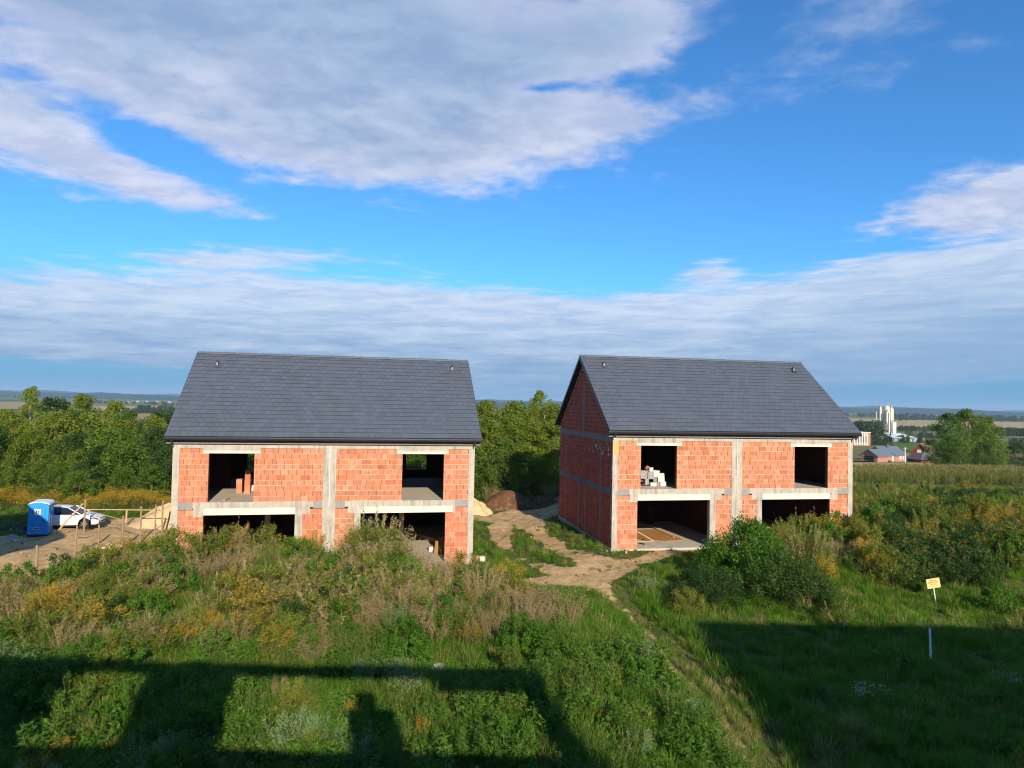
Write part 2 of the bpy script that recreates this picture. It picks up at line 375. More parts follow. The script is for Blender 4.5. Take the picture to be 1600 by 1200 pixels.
def build_ground():
    m = bpy.data.materials.new('earth_and_turf'); m.use_nodes = True; t = m.node_tree; E = Ex(t); b = t.nodes['Principled BSDF']
    b.inputs['Roughness'].default_value = .97; b.inputs['Specular IOR Level'].default_value = .05
    geo = N(t, 'ShaderNodeNewGeometry'); pos = geo.outputs['Position']
    at = N(t, 'ShaderNodeAttribute'); at.attribute_name = 'dirt'
    n1 = E.noise(pos, 1.6, 6, .65); n2 = E.noise(pos, 7.0, 5, .65); n3 = E.noise(pos, .25, 4, .6); n4 = E.noise(pos, .012, 4, .6)
    fac = E.smooth(E.add(at.outputs['Fac'], E.add(E.mul(E.sub(n1, .5), .55), E.mul(E.sub(n2, .5), .5))), .42, .60)
    turf = E.mix(E.smooth(n3, .35, .65), (.060, .085, .020, 1), (.105, .105, .034, 1))
    turf = E.mix(E.smooth(n2, .5, .7), turf, (.10, .075, .035, 1))
    farc = E.mix(E.smooth(n4, .42, .58), (.10, .135, .032, 1), (.21, .18, .065, 1))
    sep = N(t, 'ShaderNodeSeparateXYZ'); t.links.new(pos, sep.inputs[0])
    turf = E.mix(E.smooth(sep.outputs[1], 90, 160), turf, farc)
    dirt = E.mix(E.smooth(n1, .36, .66), (.39, .255, .118, 1), (.56, .395, .205, 1))
    dirt = E.mix(E.mul(E.smooth(n2, .56, .72), .55), dirt, (.24, .165, .08, 1))
    t.links.new(E.mix(fac, turf, dirt), b.inputs['Base Color'])
    bn = N(t, 'ShaderNodeBump'); bn.inputs['Strength'].default_value = .8; bn.inputs['Distance'].default_value = .06
    t.links.new(E.add(E.mul(n2, .6), E.noise(pos, 2.6, 6, .6)), bn.inputs['Height']); t.links.new(bn.outputs[0], b.inputs['Normal'])
    g = 1.16
    xs = [0.0]; st = .45
    xp = list(np.arange(-46, 52.01, .45)); s = .7; x = xp[-1]
    while x < 12000: x += s; s *= g; xp.append(x)
    s = .7; x = xp[0]; xn = []
    while x > -12000: x -= s; s *= g; xn.append(x)
    xs = np.array(xn[::-1] + xp)
    yp = list(np.arange(8, 76.01, .45)); s = .6; y = yp[-1]
    while y < 14000: y += s; s *= 1.10; yp.append(y)
    s = .8; y = 8; yn = []
    while y > -3000: y -= s; s *= 1.3; yn.append(y)
    ys = np.array(yn[::-1] + yp)
    XX, YY = np.meshgrid(xs, ys); ZZ = terr(XX, YY)
    near = (np.abs(XX) < 60) & (YY > 5) & (YY < 90)
    sd = np.full(XX.shape, 9.0); sdy = sd.copy()
    sd[near] = capmask(DIRT, XX[near], YY[near]) + wob(XX[near], YY[near])*.8
    sdy[near] = capmask(YARD, XX[near], YY[near]) + wob(XX[near], YY[near])*.8
    sdp = np.full(XX.shape, 9.0); sdp[near] = capmask(PATH[:1], XX[near], YY[near])
    att = np.maximum(smooth01((.55 - np.minimum(sd, sdy))/1.1), .62*smooth01((.45 - sdp)/.5))
    nx, ny = len(xs), len(ys)
    idx = np.arange(nx*ny).reshape(ny, nx)
    q = np.stack([idx[:-1, :-1], idx[:-1, 1:], idx[1:, 1:], idx[1:, :-1]], -1).reshape(-1, 4)
    vsel = lambda A: A.ravel()[q].mean(1)
    d1, d2 = vsel(sd), vsel(sdy)
    pick = np.where((d1 < .1) & (d1 <= d2), 1, np.where(d2 < .1, 2, 0))
    V = np.stack([XX.ravel(), YY.ravel(), ZZ.ravel()], 1)
    for k, nm, lb in ((0, 'ground', 'grassy earth running out to the plain'), (1, 'dirt_track', 'bare sandy track running between the two houses'), (2, 'sandy_yard', 'bare sandy yard around the portable toilet and car')):
        qq = q[pick == k]; used, inv = np.unique(qq, return_inverse=True)
        me = bpy.data.meshes.new(nm); me.from_pydata(V[used].tolist(), [], inv.reshape(-1, 4).tolist())
        me.materials.append(m)
        a = me.attributes.new('dirt', 'FLOAT', 'POINT'); a.data.foreach_set('value', att.ravel()[used].astype(np.float32))
        me.polygons.foreach_set('use_smooth', np.ones(len(me.polygons), bool))
        link(nm, me, kind='structure', label=lb)
build_ground()

# ------------------------------------------------------------------ the two unfinished semi-detached houses
HS, HW, ZE, ZR, OF, OS = 3.16, 5.93, 6.31, 10.57, .30, .30
def bond(rng, u0, u1, z0, z1, rows, lim=None):
    """running bond: yields (u0,u1,z0,z1) blocks; lim(zmid)->(lo,hi) trims a row"""
    ch = (z1 - z0)/rows
    for i in range(rows):
        za, zb = z0 + i*ch, z0 + (i+1)*ch - .012
        lo, hi = (u0, u1) if lim is None else lim(za, zb)
        if hi - lo < .08: continue
        x = lo - (.1875 if i % 2 else 0) - rng.uniform(0, .12)
        while x < hi - .03:
            ln = .375 if rng.rand() > .13 else rng.choice([.25, .19, .31])
            a, b = max(x, lo), min(x + ln, hi)
            if b - a > .035: yield a + .006, b - .006, za + .006, zb
            x += ln
_brick_cache = {}
def brick_mesh(w, h):
    k = (round(w, 2), round(h, 2))
    if k not in _brick_cache:
        mb = MB(); hw, hh, e = k[0]/2, k[1]/2, .006       # face with eased edges
        v = [(-hw,.12,-hh),(hw,.12,-hh),(hw,.12,hh),(-hw,.12,hh),(-hw,.006,-hh),(hw,.006,-hh),(hw,.006,hh),(-hw,.006,hh),
             (-hw+e,0,-hh+e),(hw-e,0,-hh+e),(hw-e,0,hh-e),(-hw+e,0,hh-e)]
        f = [(8,9,10,11)] + [(4+i,4+(i+1)%4,8+(i+1)%4,8+i) for i in range(4)] + [(i,(i+1)%4,4+(i+1)%4,4+i) for i in range(4)]
        mb.add(v, f); _brick_cache[k] = mb.mesh('brick', M['brick'])
    return _brick_cache[k]

def slope_z(b, off=0.0):                                   # underside-free roof plane over depth b
    return ZE + (ZR-ZE)*(1 - abs(b - L/2)/(L/2 + OF)) - off

def side_wall(root, a_out, sgn, rng, label):
    """gable wall at local a = a_out whose outer face looks along sgn"""
    a_in = a_out - sgn*.25
    A = lambda d0, d1: tuple(sorted((a_out - sgn*d0, a_out - sgn*d1)))
    back = MB(); x0, x1 = A(.014, .06)
    under = .20
    poly = [(.02, 0), (L-.02, 0), (L-.02, slope_z(L, under)), (L/2, slope_z(L/2, under)), (.02, slope_z(0, under))]
    back.prism(poly, 0, x0, x1)
    wall = part('gable_wall', back, M['mortar'], root, label)
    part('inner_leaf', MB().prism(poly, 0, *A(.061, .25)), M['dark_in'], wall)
    cols_low = [(1.85, 2.05), (4.70, 4.90), (6.08, 6.28), (9.07, 9.27)]
    cols_up = [(1.85, 2.05), (9.07, 9.27)]
    br = MB()
    def run(cols, z0, z1, rows):
        edges = [.02] + [c for p in cols for c in p] + [L - .02]
        for i in range(0, len(edges), 2):
            for u0, u1, za, zb in bond(rng, edges[i], edges[i+1], z0, z1, rows):
                d = rng.uniform(-.004, .004); p0, p1 = A(d, .05); br.box(p0, p1, u0, u1, za, zb)
    run(cols_low, .02, 2.80, 11); run(cols_up, 3.16, 5.66, 10)
    def lim(za, zb):
        zt = zb + under + .03; t = 1 - (zt - ZE)/(ZR - ZE)
        hwid = (L/2 + OF)*t
        return max(.02, L/2 - hwid), min(L - .02, L/2 + hwid)
    for u0, u1, za, zb in bond(rng, 0, L, 5.98, 5.98 + 17*.25, 17, lim):
        if u0 > 5.18 and u1 < 5.48: continue
        d = rng.uniform(-.004, .004); p0, p1 = A(d, .05); br.box(p0, p1, u0, u1, za, zb)
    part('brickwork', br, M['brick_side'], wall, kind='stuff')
    def conc(name, y0, y1, z0, z1, m='concrete_side', d=-.010, parent=None):
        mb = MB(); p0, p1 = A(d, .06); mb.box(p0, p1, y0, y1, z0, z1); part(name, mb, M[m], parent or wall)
    for y0, y1 in cols_low: conc('concrete_tie', y0, y1, .02, 2.80)
    for y0, y1 in cols_up: conc('concrete_tie', y0, y1, 3.16, 5.66)
    conc('concrete_tie', 5.20, 5.44, 5.99, 8.9, d=-.012)
    conc('ring_beam', .03, L - .03, 5.66, 5.98)
    for k in range(12):
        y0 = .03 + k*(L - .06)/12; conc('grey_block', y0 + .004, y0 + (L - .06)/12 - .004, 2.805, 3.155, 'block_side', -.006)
    # mortar runs below the ring beam
    sm = MB(); 
    for k in range(26):
        y, z = rng.uniform(.3, 4.2), 5.60 - rng.choice([0, .26, .52, .55])*rng.uniform(.8, 1.1)
        w, h = rng.uniform(.03, .16), rng.uniform(.05, .22); p0, p1 = A(-.008, .01); sm.box(p0, p1, y, y + w, z - h, z)
    part('mortar_smears', sm, M['lintel'], wall, kind='stuff')
    return wall

def tile_geo(mb, a0, a1, s0, s1, front=True):
    """one flat tile; s measured up the slope from the eave"""
    sl = math.hypot(L/2 + OF, ZR - ZE); cy, sy = (L/2 + OF)/sl, (ZR - ZE)/sl
    def P(a, s, h):
        b, z = -OF + s*cy - h*sy, ZE + s*sy + h*cy
        return (a, b if front else L - b, z)
    t0, t1 = .052, .016
    v = [P(a0, s0, t0), P(a1, s0, t0), P(a1, s1, t1), P(a0, s1, t1), P(a0, s0, t0-.015), P(a1, s0, t0-.015), P(a1, s1, .0), P(a0, s1, .0)]
    f = [(0,1,2,3), (4,7,6,5), (0,4,5,1), (1,5,6,2), (2,6,7,3), (3,7,4,0)]
    if not front: f = [tuple(reversed(q)) for q in f]
    mb.add(v, f)

def build_house(h, label):
    hx, hy, hz, r = HOUSE[h]; rng = RNG(10 + h)
    root = thing('unfinished_house', label, 'house', (hx, hy, hz), r, 'unfinished brick semi-detached houses')
    FW = 1 if h == 1 else 2
    # ---- front wall: backing, then every block
    regions_up = [(.30, 1.60), (3.65, 6.88), (7.50, 10.72), (12.80, 14.08)]
    regions_lo = [(.30, 1.43), (5.95, 6.88), (7.50, 8.42), (12.93, 14.08)]
    n_b = 0
    rest = MB()
    for regs, z0, z1, rows in ((regions_up, 3.16, 5.73, 10), (regions_lo, .0, 2.80, 11)):
        for u0, u1 in regs:
            panel = part('wall_panel', MB().box(u0, u1, .022, .25, z0, z1 + .008), M['joint'], root)
            beds = MB(); ch = (z1 - z0)/rows
            for i in range(rows):                          # bed joints: mortar squeezed out here and there
                x = u0
                while x < u1 - .02:
                    x2 = min(x + rng.uniform(.4, 1.6), u1); pr = rng.choice([.010, .004, .001, -.003]); th = rng.uniform(.006, .014)
                    zz = z0 + i*ch; beds.box(x, x2 - .002, pr, .06, zz - th*.6 if i else zz, zz + th); x = x2
            part('mortar_beds', beds, M['mortar'], panel, kind='stuff')
            for q0, q1, za, zb in sorted(bond(rng, u0, u1, z0, z1, rows), key=lambda q: -q[2]):
                d = rng.uniform(-.003, .004); n_b += 1
                if z0 > 1 or n_b % 5 < (1 if z0 == 0 else 5) or (h == 2 and n_b < 400 and za > 1.4):
                    link('brick', brick_mesh(q1-q0, zb-za), panel, ((q0+q1)/2, d, (za+zb)/2))
                else: rest.box(q0, q1, d, .12, za, zb)
    part('brickwork', rest, M['brick'], root, kind='stuff')
    # jamb returns in clay
    def box(name, x0, x1, y0, y1, z0, z1, m, parent=root, label=None):
        mb = MB(); mb.box(x0, x1, y0, y1, z0, z1); return part(name, mb, M[m], parent, label)
    # ---- concrete frame
    for a0, a1, p in ((0, .30, -.006), (14.08, 14.38, -.006), (6.88, 7.50, -.012)):
        box('concrete_column', a0, a1, p, .26, .0, 5.73, 'concrete')
    for a0, a1 in ((5.60, 5.95), (8.42, 8.72)): box('concrete_jamb', a0, a1, -.005, .26, .0, 2.80, 'concrete')
    box('ring_beam', 0.0, W, -.009, .26, 5.735, HW, 'concrete')
    box('rear_ring_beam', 0.0, W, L - .26, L + .009, 5.735, HW, 'concrete')
    for a0, a1 in ((1.35, 3.93), (10.46, 13.03)):
        box('window_lintel', a0, a1, -.020, .24, 5.49, 5.615, 'lintel')
        box('lintel_fill', a0 + (.0 if h == 1 else -.02), a1, -.010, .24, 5.616, 5.734, 'concrete')
    for a0, am, a1 in ((1.43, 4.2 if h == 1 else 3.15, 5.62), (8.74, 10.9, 12.95 if h == 2 else 13.3)):
        bands = [(a0, am - .004), (am + .004, a1)] if (h == 2 and a0 < 5) else [(a0, a1)]
        for q0, q1 in bands: box('garage_lintel', q0, q1, -.022, .24, 2.55, 2.875, 'lintel')
    box('floor_band', .95, 6.45, -.012, .25, 2.878, 3.16, 'concrete'); box('floor_band', 7.95, 13.4, -.012, .25, 2.878, 3.16, 'concrete')
    for a0, a1, z0 in ((.98, 1.428, 2.46), (5.625, 6.30, 2.56), (8.10, 8.735, 2.56), (13.0 if h == 2 else 13.303, 13.42, 2.50)):
        box('bearing_pad', a0, a1, -.008, .24, z0, 2.877, 'concrete')
    for a0, a1 in ((.305, .62), (.625, .945), (6.455, 6.875), (7.505, 7.945), (13.405, 13.74), (13.745, 14.075)):
        box('grey_block', a0, a1, -.004, .2, 2.815, 3.155, 'block')
    mb = MB(); mb.tube([(7.19, -.03, 5.9), (7.18, -.03, 5.0), (7.20, -.03, 3.6), (7.19, -.035, 2.9)], .014, 5); part('conduit', mb, M['white_pvc'], root)
    if h == 2: box('orange_patch', .05, .34, -.016, .0, 5.02, 5.72, 'ply_light')
    # ---- other walls, floors
    side_wall(root, 0.0, -1, rng, 'shaded clay-block gable wall with grey concrete ties' if h == 2 else None)
    side_wall(root, W, 1, rng, None)
    rear = MB(); y0, y1 = L - .25, L - .012
    wins = [(1.60, 2.95, 3.50, 5.45), (11.45, 12.80, 3.65, 5.45), ] if h == 1 else [(2.0, 2.9, 4.0, 5.4), (9.4, 10.3, 3.7, 5.4), ]
    for zlo, zhi in ((.0, 2.8), (3.16, 5.735)):
        ws = sorted(w for w in wins if zlo <= w[2] < zhi); x = .25
        for w in ws:
            rear.box(x, w[0], y0, y1, zlo, zhi)
            if w[2] - zlo > .06: rear.box(w[0], w[1], y0, y1, zlo, w[2])
            rear.box(w[0], w[1], y0, y1, w[3], zhi); x = w[1]
        rear.box(x, W - .25, y0, y1, zlo, zhi)
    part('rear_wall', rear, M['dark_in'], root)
    box('foundation_slab', -.05, W + .05, -.07, L + .05, -.75, -.004, 'slab')
    box('ground_floor', .25, W - .25, .0, L - .26, -.003, .004, 'slab')
    box('upper_floor', .26, W - .26, .004, L - .01, 2.885, 3.156, 'slab')
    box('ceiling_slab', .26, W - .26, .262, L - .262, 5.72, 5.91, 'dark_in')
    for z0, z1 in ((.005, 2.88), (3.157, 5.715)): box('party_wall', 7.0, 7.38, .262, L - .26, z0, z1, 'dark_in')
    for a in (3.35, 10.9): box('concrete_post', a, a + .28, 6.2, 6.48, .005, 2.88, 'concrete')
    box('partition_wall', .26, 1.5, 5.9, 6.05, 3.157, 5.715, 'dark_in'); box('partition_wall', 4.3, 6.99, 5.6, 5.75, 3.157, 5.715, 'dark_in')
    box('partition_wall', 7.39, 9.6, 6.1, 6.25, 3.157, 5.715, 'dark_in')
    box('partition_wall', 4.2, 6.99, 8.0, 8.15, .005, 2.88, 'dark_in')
    # ---- roof
    deck = MB()
    deck.prism([(-OF, ZE - .02), (L/2, ZR - .02), (L + OF, ZE - .02), (L + OF, ZE - .15), (L/2, ZR - .19), (-OF, ZE - .15)], 0, -OS, W + OS)
    roof = part('roof', deck, M['dark_metal'], root)
    sl = math.hypot(L/2 + OF, ZR - ZE); rows = 21; ex = sl/rows; cols = 45; cw = (W + 2*OS)/cols
    tiles = []
    for i in range(rows):
        x = -OS - (cw/2 if i % 2 else 0)
        while x < W + OS - .01:
            a0, a1 = max(x, -OS), min(x + cw, W + OS)
            if a1 - a0 > .03: tiles.append((a0 + .0035, a1 - .0035, i*ex - (.05 if i == 0 else .0), min((i+1)*ex + .05, sl)))
            x += cw
    rest = MB(); cache = {}
    for n_, (a0, a1, s0, s1) in enumerate(tiles):
        if n_ < 300:
            k = (round(a1-a0, 3), round(s1-s0, 3))
            if k not in cache:
                mb = MB(); tile_geo(mb, -(a1-a0)/2, (a1-a0)/2, 0, s1 - s0)
                mb.v = [v - np.array([0, -OF, ZE]) for v in mb.v]; cache[k] = mb.mesh('roof_tile', M['tile'])
            cy, sy = (L/2 + OF)/sl, (ZR - ZE)/sl
            o = link('roof_tile', cache[k], roof, ((a0+a1)/2, -OF + s0*cy, ZE + s0*sy + rng.uniform(0, .003)))
        else: tile_geo(rest, a0, a1, s0, s1)
    part('tiled_slope', rest, M['tile'], roof, kind='stuff')
    rr = MB()
    for i in range(rows): tile_geo(rr, -OS, W + OS, i*ex, min((i+1)*ex + .05, sl), False)
    part('rear_slope', rr, M['tile'], roof, kind='stuff')
    rm = MB(); k = 8; pts = []
    for e, rad in ((0, .105), (.40, .125)):
        for j in range(k + 1):
            t = math.pi*(j/k); pts.append((e, math.cos(t)*rad*1.1, math.sin(t)*rad - .015))
    rm.add(pts, [(j, j+1, k+2+j, k+1+j) for j in range(k)] + [tuple(range(k+1)), tuple(range(2*k+1, k, -1))])
    rmesh = rm.mesh('ridge_tile', M['tile'])
    x = -OS
    while x < W + OS - .3:
        link('ridge_tile', rmesh, roof, (x, L/2, ZR + rng.uniform(-.004, .004))); x += .3833
    for s, a in ((-1, -OS), (1, W + OS)):                  # rake boards
        mb = MB(); e0, e1 = sorted((a, a + s*.025))
        mb.prism([(-OF, ZE - .02), (L/2, ZR + .02), (L + OF, ZE - .02), (L + OF, ZE - .20), (L/2, ZR - .20), (-OF, ZE - .20)], 0, e0, e1)
        part('rake_board', mb, M['dark_metal'], roof)
    # eaves: gutter, fascia, soffit
    g = MB(); prof = [(-.44, 6.235), (-.425, 6.16), (-.38, 6.115), (-.33, 6.115), (-.30, 6.16), (-.295, 6.235), (-.31, 6.235), (-.33, 6.17), (-.37, 6.13), (-.41, 6.17), (-.428, 6.235)]
    g.prism(prof, 0, -OS + .02, W + OS - .02); part('gutter', g, M['dark_metal'], root)
    box('fascia', -OS + .03, W + OS - .03, -.13, -.10, 5.945, 6.15, 'fascia')
    for a in (.02, W - .05):
        mb = MB(); mb.tube([(a, -.37, 6.13), (a, -.37, 6.02), (a, -.30, 5.93)], .045, 8); part('gutter_outlet', mb, M['dark_metal'], root)
    for k in range(16):
        a = .3 + k*.92; box('gutter_bracket', a, a + .03, -.31, -.13, 6.07, 6.10, 'dark_metal')
    for a, s in ((.94, .83), (13.65, .86)) if h == 1 else ((.95, .85), (13.6, .86)):
        b, z = -OF + s*(L/2 + OF), ZE + s*(ZR - ZE)
        v = part('roof_vent', MB().box(a - .16, a + .16, b - .19, b + .12, z - .06, z + .045).cyl(a, b, z, z + .26, .055, k=10).cyl(a, b, z + .24, z + .30, .085, .06, k=10), M['dark_metal'], roof)
        part('vent_cap', MB().box(a - .035, a + .035, b - .075, b - .058, z + .03, z + .20), M['plastic_grey'], v)
    return root
M['plastic_grey'] = mat('grey_vent_plastic', (.30, .30, .31), .5, .4)
M['ply_light'] = mat('orange_board', (.72, .36, .13), .85, .2, var=.12)
M['fascia'] = mat('grey_fascia_board', (.20, .185, .185), .8, .2, var=.15, scale=4)
build_house(1, 'unfinished orange clay-block house half hidden by tall weeds, beside the car')
build_house(2, 'unfinished orange clay-block house whose shaded dark red gable faces the track')

# ------------------------------------------------------------------ plants: meshes
LM = {
 'grass': leaf('grass_blade', (.062, .180, .010), (.165, .320, .022), (.26, .28, .06), .45),
 'grass_y': leaf('pale_grass_blade', (.15, .20, .034), (.28, .275, .076), (.38, .31, .13), .4),
 'dry': leaf('dry_grass_stalk', (.29, .225, .100), (.46, .37, .190), None, .25, .8),
 'brown': leaf('brown_seed_stalk', (.23, .170, .080), (.37, .285, .145), None, .2, .85),
 'olive': leaf('olive_weed_leaf', (.100, .155, .018), (.255, .265, .042), None, .38, .75),
 'maize': leaf('maize_leaf', (.20, .235, .04), (.34, .32, .10), None, .45),
 'herb': leaf('green_herb_leaf', (.045, .140, .011), (.140, .270, .024), None, .42),
 'silver': leaf('grey_green_leaf', (.13, .215, .085), (.25, .345, .150), None, .3),
 'gold': leaf('goldenrod_bloom', (.34, .205, .016), (.50, .33, .035), None, .2, .8),
 'white': leaf('white_umbel', (.45, .47, .40), (.62, .64, .56), None, .2, .8),
 'stem': leaf('plant_stem', (.10, .10, .035), (.20, .16, .075), None, .05, .8),
 'tree1': leaf('tree_leaf', (.058, .130, .013), (.180, .255, .030), None, .4),
 'tree2': leaf('yellowish_tree_leaf', (.120, .180, .016), (.265, .305, .038), None, .4),
 'tree3': leaf('dark_tree_leaf', (.026, .070, .013), (.075, .130, .024), None, .35),
 'tree4': leaf('rusty_tree_leaf', (.15, .085, .026), (.22, .155, .045)),
 'far': leaf('far_tree_leaf', (.022, .048, .018), (.055, .085, .028), None, .15),
 'bark': mat('bark', (.13, .105, .08), .95, .1, var=.3, scale=5),
 'birch': mat('birch_bark', (.55, .52, .46), .9, .15, var=.3, scale=4),
}
def unit(v): return v/(np.linalg.norm(v, axis=-1, keepdims=True) + 1e-9)
def tuft(seed, n, h, spread, width, bend=.5, mats=('grass',), n2=0, m2=0):
    rg = RNG(seed); mb = MB()
    for k, nn in ((0, n), (m2, n2)):
        if not nn: continue
        mb.cur = k
        a = rg.uniform(0, 2*math.pi, nn); r = spread*np.sqrt(rg.rand(nn))
        P = np.stack([r*np.cos(a), r*np.sin(a), np.full(nn, -.03)], 1)
        a2 = a + rg.normal(0, .9, nn); ln = rg.uniform(.12, .6, nn)
        D = np.stack([np.cos(a2)*ln, np.sin(a2)*ln, np.ones(nn)], 1)
        mb.blades(P, D, h*rg.uniform(.55, 1.1, nn), width*rg.uniform(.6, 1.2, nn), bend*rg.uniform(.2, 1.2, nn))
    return mb.mesh('tuft', [LM[m] for m in mats])
def plant(seed, n, h, r0, spread, ll, lw, nl, mats, start=.12, plume=None, jit=.03, up=.5, stem_r=.006, droop=0.0):
    """stems with leaves; plume=(count per stem, length, width, fraction of the stem, reach). mats: stem, leaf, plume"""
    rg = RNG(seed); mb = MB(); PP, DD, NN, LL = [], [], [], []; QP, QD = [], []
    for i in range(n):
        a = rg.uniform(0, 2*math.pi); r = r0*math.sqrt(rg.rand())
        base = np.array([r*math.cos(a), r*math.sin(a), -.03])
        a2 = a + rg.normal(0, .5); sp = spread*rg.uniform(.3, 1.0); hh = h*rg.uniform(.68, 1.0)*(1 - .25*(sp/spread)**2 if spread > .3 else 1)
        out = np.array([math.cos(a2), math.sin(a2), 0])
        tip = base + out*sp + np.array([0, 0, hh]); mid = base + out*sp*.35 + np.array([0, 0, hh*.6])
        if droop: tip = tip - np.array([0, 0, droop*rg.rand()*hh])
        curve = lambda t: base*(1-t)[:, None]**2 + 2*mid*(t*(1-t))[:, None] + tip*t[:, None]**2
        mb.cur = 0
        pts = curve(np.array([0, .35, .7, 1.0])); mb.tube(pts, [stem_r, stem_r*.85, stem_r*.6, stem_r*.25], 3, False)
        t = start + (1-start)*rg.rand(nl); P = curve(t) + rg.normal(0, jit, (nl, 3))
        b = rg.uniform(0, 2*math.pi, nl)
        D = np.stack([np.cos(b), np.sin(b), up + rg.normal(0, .35, nl)], 1) + out*.35
        PP.append(P); DD.append(D); LL.append(ll*rg.uniform(.6, 1.15, nl)*(1.1 - .5*t))
        if plume:
            c, pl, pw, frac, reach = plume
            t = 1 - frac*rg.rand(c); b = rg.uniform(0, 2*math.pi, c); rr = reach*(1.05 - t)/max(frac, .05)*rg.rand(c)
            P = curve(t) + np.stack([np.cos(b)*rr, np.sin(b)*rr, rg.normal(0, .02, c) + rr*.25], 1)
            QP.append(P); QD.append(np.stack([np.cos(b), np.sin(b), rg.uniform(-.1, .9, c)], 1))
    P, D, Ls = np.concatenate(PP), unit(np.concatenate(DD)), np.concatenate(LL)
    Nn = unit(np.cross(D, rg.normal(0, 1, D.shape)) + np.array([0, 0, .8])); mb.cur = 1
    mb.leaves(P, D, Nn, Ls, Ls*lw/ll)
    if plume:
        mb.cur = 2; P = np.concatenate(QP); D = unit(np.concatenate(QD)); Nn = rg.normal(0, 1, D.shape)
        mb.leaves(P, D, Nn, plume[1]*rg.uniform(.6, 1.2, len(P)), plume[2])
    return mb.mesh('plant', [LM[m] for m in mats])
def crown_mesh(seed, h, w, nleaf, size, m, base=.08, lobes=18, shape=1.0, rs=(.16, .27)):
    rg = RNG(seed); mb = MB(); per = nleaf//lobes; PP, NN = [], []
    for i in range(lobes):
        f = base + (1-base)*((i + rg.rand())/lobes); prof = math.sin(math.pi*min(1, (f*.82 + .16)))**shape
        a = rg.uniform(0, 2*math.pi); r = w*.5*prof*rg.uniform(.2, 1.0)**.7
        R = w*rg.uniform(*rs)*(.55 + .6*prof); c = np.array([r*math.cos(a), r*math.sin(a), min(f*h, h - R*.8)])
        d = unit(rg.normal(0, 1, (per, 3))); d[:, 2] = d[:, 2]*.9 + .1
        P = c + d*R*(rg.uniform(.45, 1.08, (per, 1)))*np.array([1, 1, 1.15]); PP.append(P); NN.append(d)
    P = np.concatenate(PP); Nr = np.concatenate(NN); P[:, 2] = np.maximum(P[:, 2], .05)
    D = unit(np.cross(Nr, rg.normal(0, 1, P.shape)) + np.array([0, 0, -.25]) + Nr*.35)
    Nn = unit(Nr + rg.normal(0, .55, P.shape) + np.array([0, 0, .4]))
    s = size*rg.uniform(.6, 1.3, len(P)); mb.leaves(P, D, Nn, s, s*.6)
    return mb.mesh('crown', LM[m])
def trunk_mesh(seed, h, r, m, limbs=7):
    rg = RNG(seed); mb = MB()
    b = rg.normal(0, .05*h*.3, 2)
    ax = lambda t: np.array([b[0]*t*t, b[1]*t*t, h*.9*t])
    mb.tube([ax(t) - (np.array([0, 0, .2]) if t == 0 else 0) for t in (0, .25, .5, .75, 1)], [r*1.2, r*.9, r*.65, r*.4, r*.12], 7)
    for i in range(limbs):
        t = .22 + .6*i/limbs; p = ax(t); a = rg.uniform(0, 6.28); ln = h*.28*(1.1 - t)
        q = p + np.array([math.cos(a)*ln*.5, math.sin(a)*ln*.5, ln*.45]); e = p + np.array([math.cos(a)*ln, math.sin(a)*ln, ln*1.05])
        mb.tube([p, q, e], [r*.45*(1.1 - t), r*.3*(1.1 - t), r*.08], 5, False)
    return mb.mesh('trunk', LM[m])

def bush_mesh(seed, nleaf, size, asp, mats, w=1.3, lobes=34, spikes=0):
    """dense rounded shrub of unit height: leaf sprays on many small lobes, stems inside"""
    rg = RNG(seed); mb = MB(); per = nleaf//lobes; PP, NN, CC = [], [], []
    for i in range(lobes):
        a = rg.uniform(0, 6.283); r = w/2*math.sqrt(rg.rand())*.95; top = 1 - .75*(r/(w/2))**2
        z = top*(rg.uniform(.12, .9) if i % 3 else rg.uniform(.75, .92)); R = rg.uniform(.08, .15)
        c = np.array([r*math.cos(a), r*math.sin(a), z]); CC.append(c)
        d = unit(rg.normal(0, 1, (per, 3))); P = c + d*R*rg.uniform(.35, 1.1, (per, 1))*np.array([1.05, 1.05, 1.2]); PP.append(P); NN.append(d)
        if i % 2 == 0: mb.cur = 0; mb.tube([(c[0]*.15, c[1]*.15, -.03), (c[0]*.5, c[1]*.5, z*.55), tuple(c)], [.012, .009, .004], 3, False)
    P, Nr = np.concatenate(PP), np.concatenate(NN); P[:, 2] = np.maximum(P[:, 2], .01); out = unit(P*np.array([1, 1, .5]) + 1e-6)
    D = unit(np.cross(Nr, rg.normal(0, 1, P.shape))*.8 + out*.5 + np.array([0, 0, .1])); s = size*rg.uniform(.55, 1.3, len(P))
    mb.cur = 1; mb.leaves(P, D, unit(Nr + out*.6 + rg.normal(0, .5, P.shape)), s, s*asp)
    if spikes:
        mb.cur = 2; QP, QD = [], []
        for i in range(spikes):
            c = CC[rg.randint(lobes)]*1.0; o = unit(np.array([c[0], c[1], .55 + rg.rand()])); t = rg.rand(26, 1); QP.append(c + o*(.06 + .26*t) + rg.normal(0, .012, (26, 3))); QD.append(o + rg.normal(0, .5, (26, 3)))
        P = np.concatenate(QP); mb.leaves(P, unit(np.concatenate(QD)), rg.normal(0, 1, P.shape), .035*rg.uniform(.6, 1.3, len(P)), .014)
    return mb.mesh('bush', [LM[m] for m in mats])

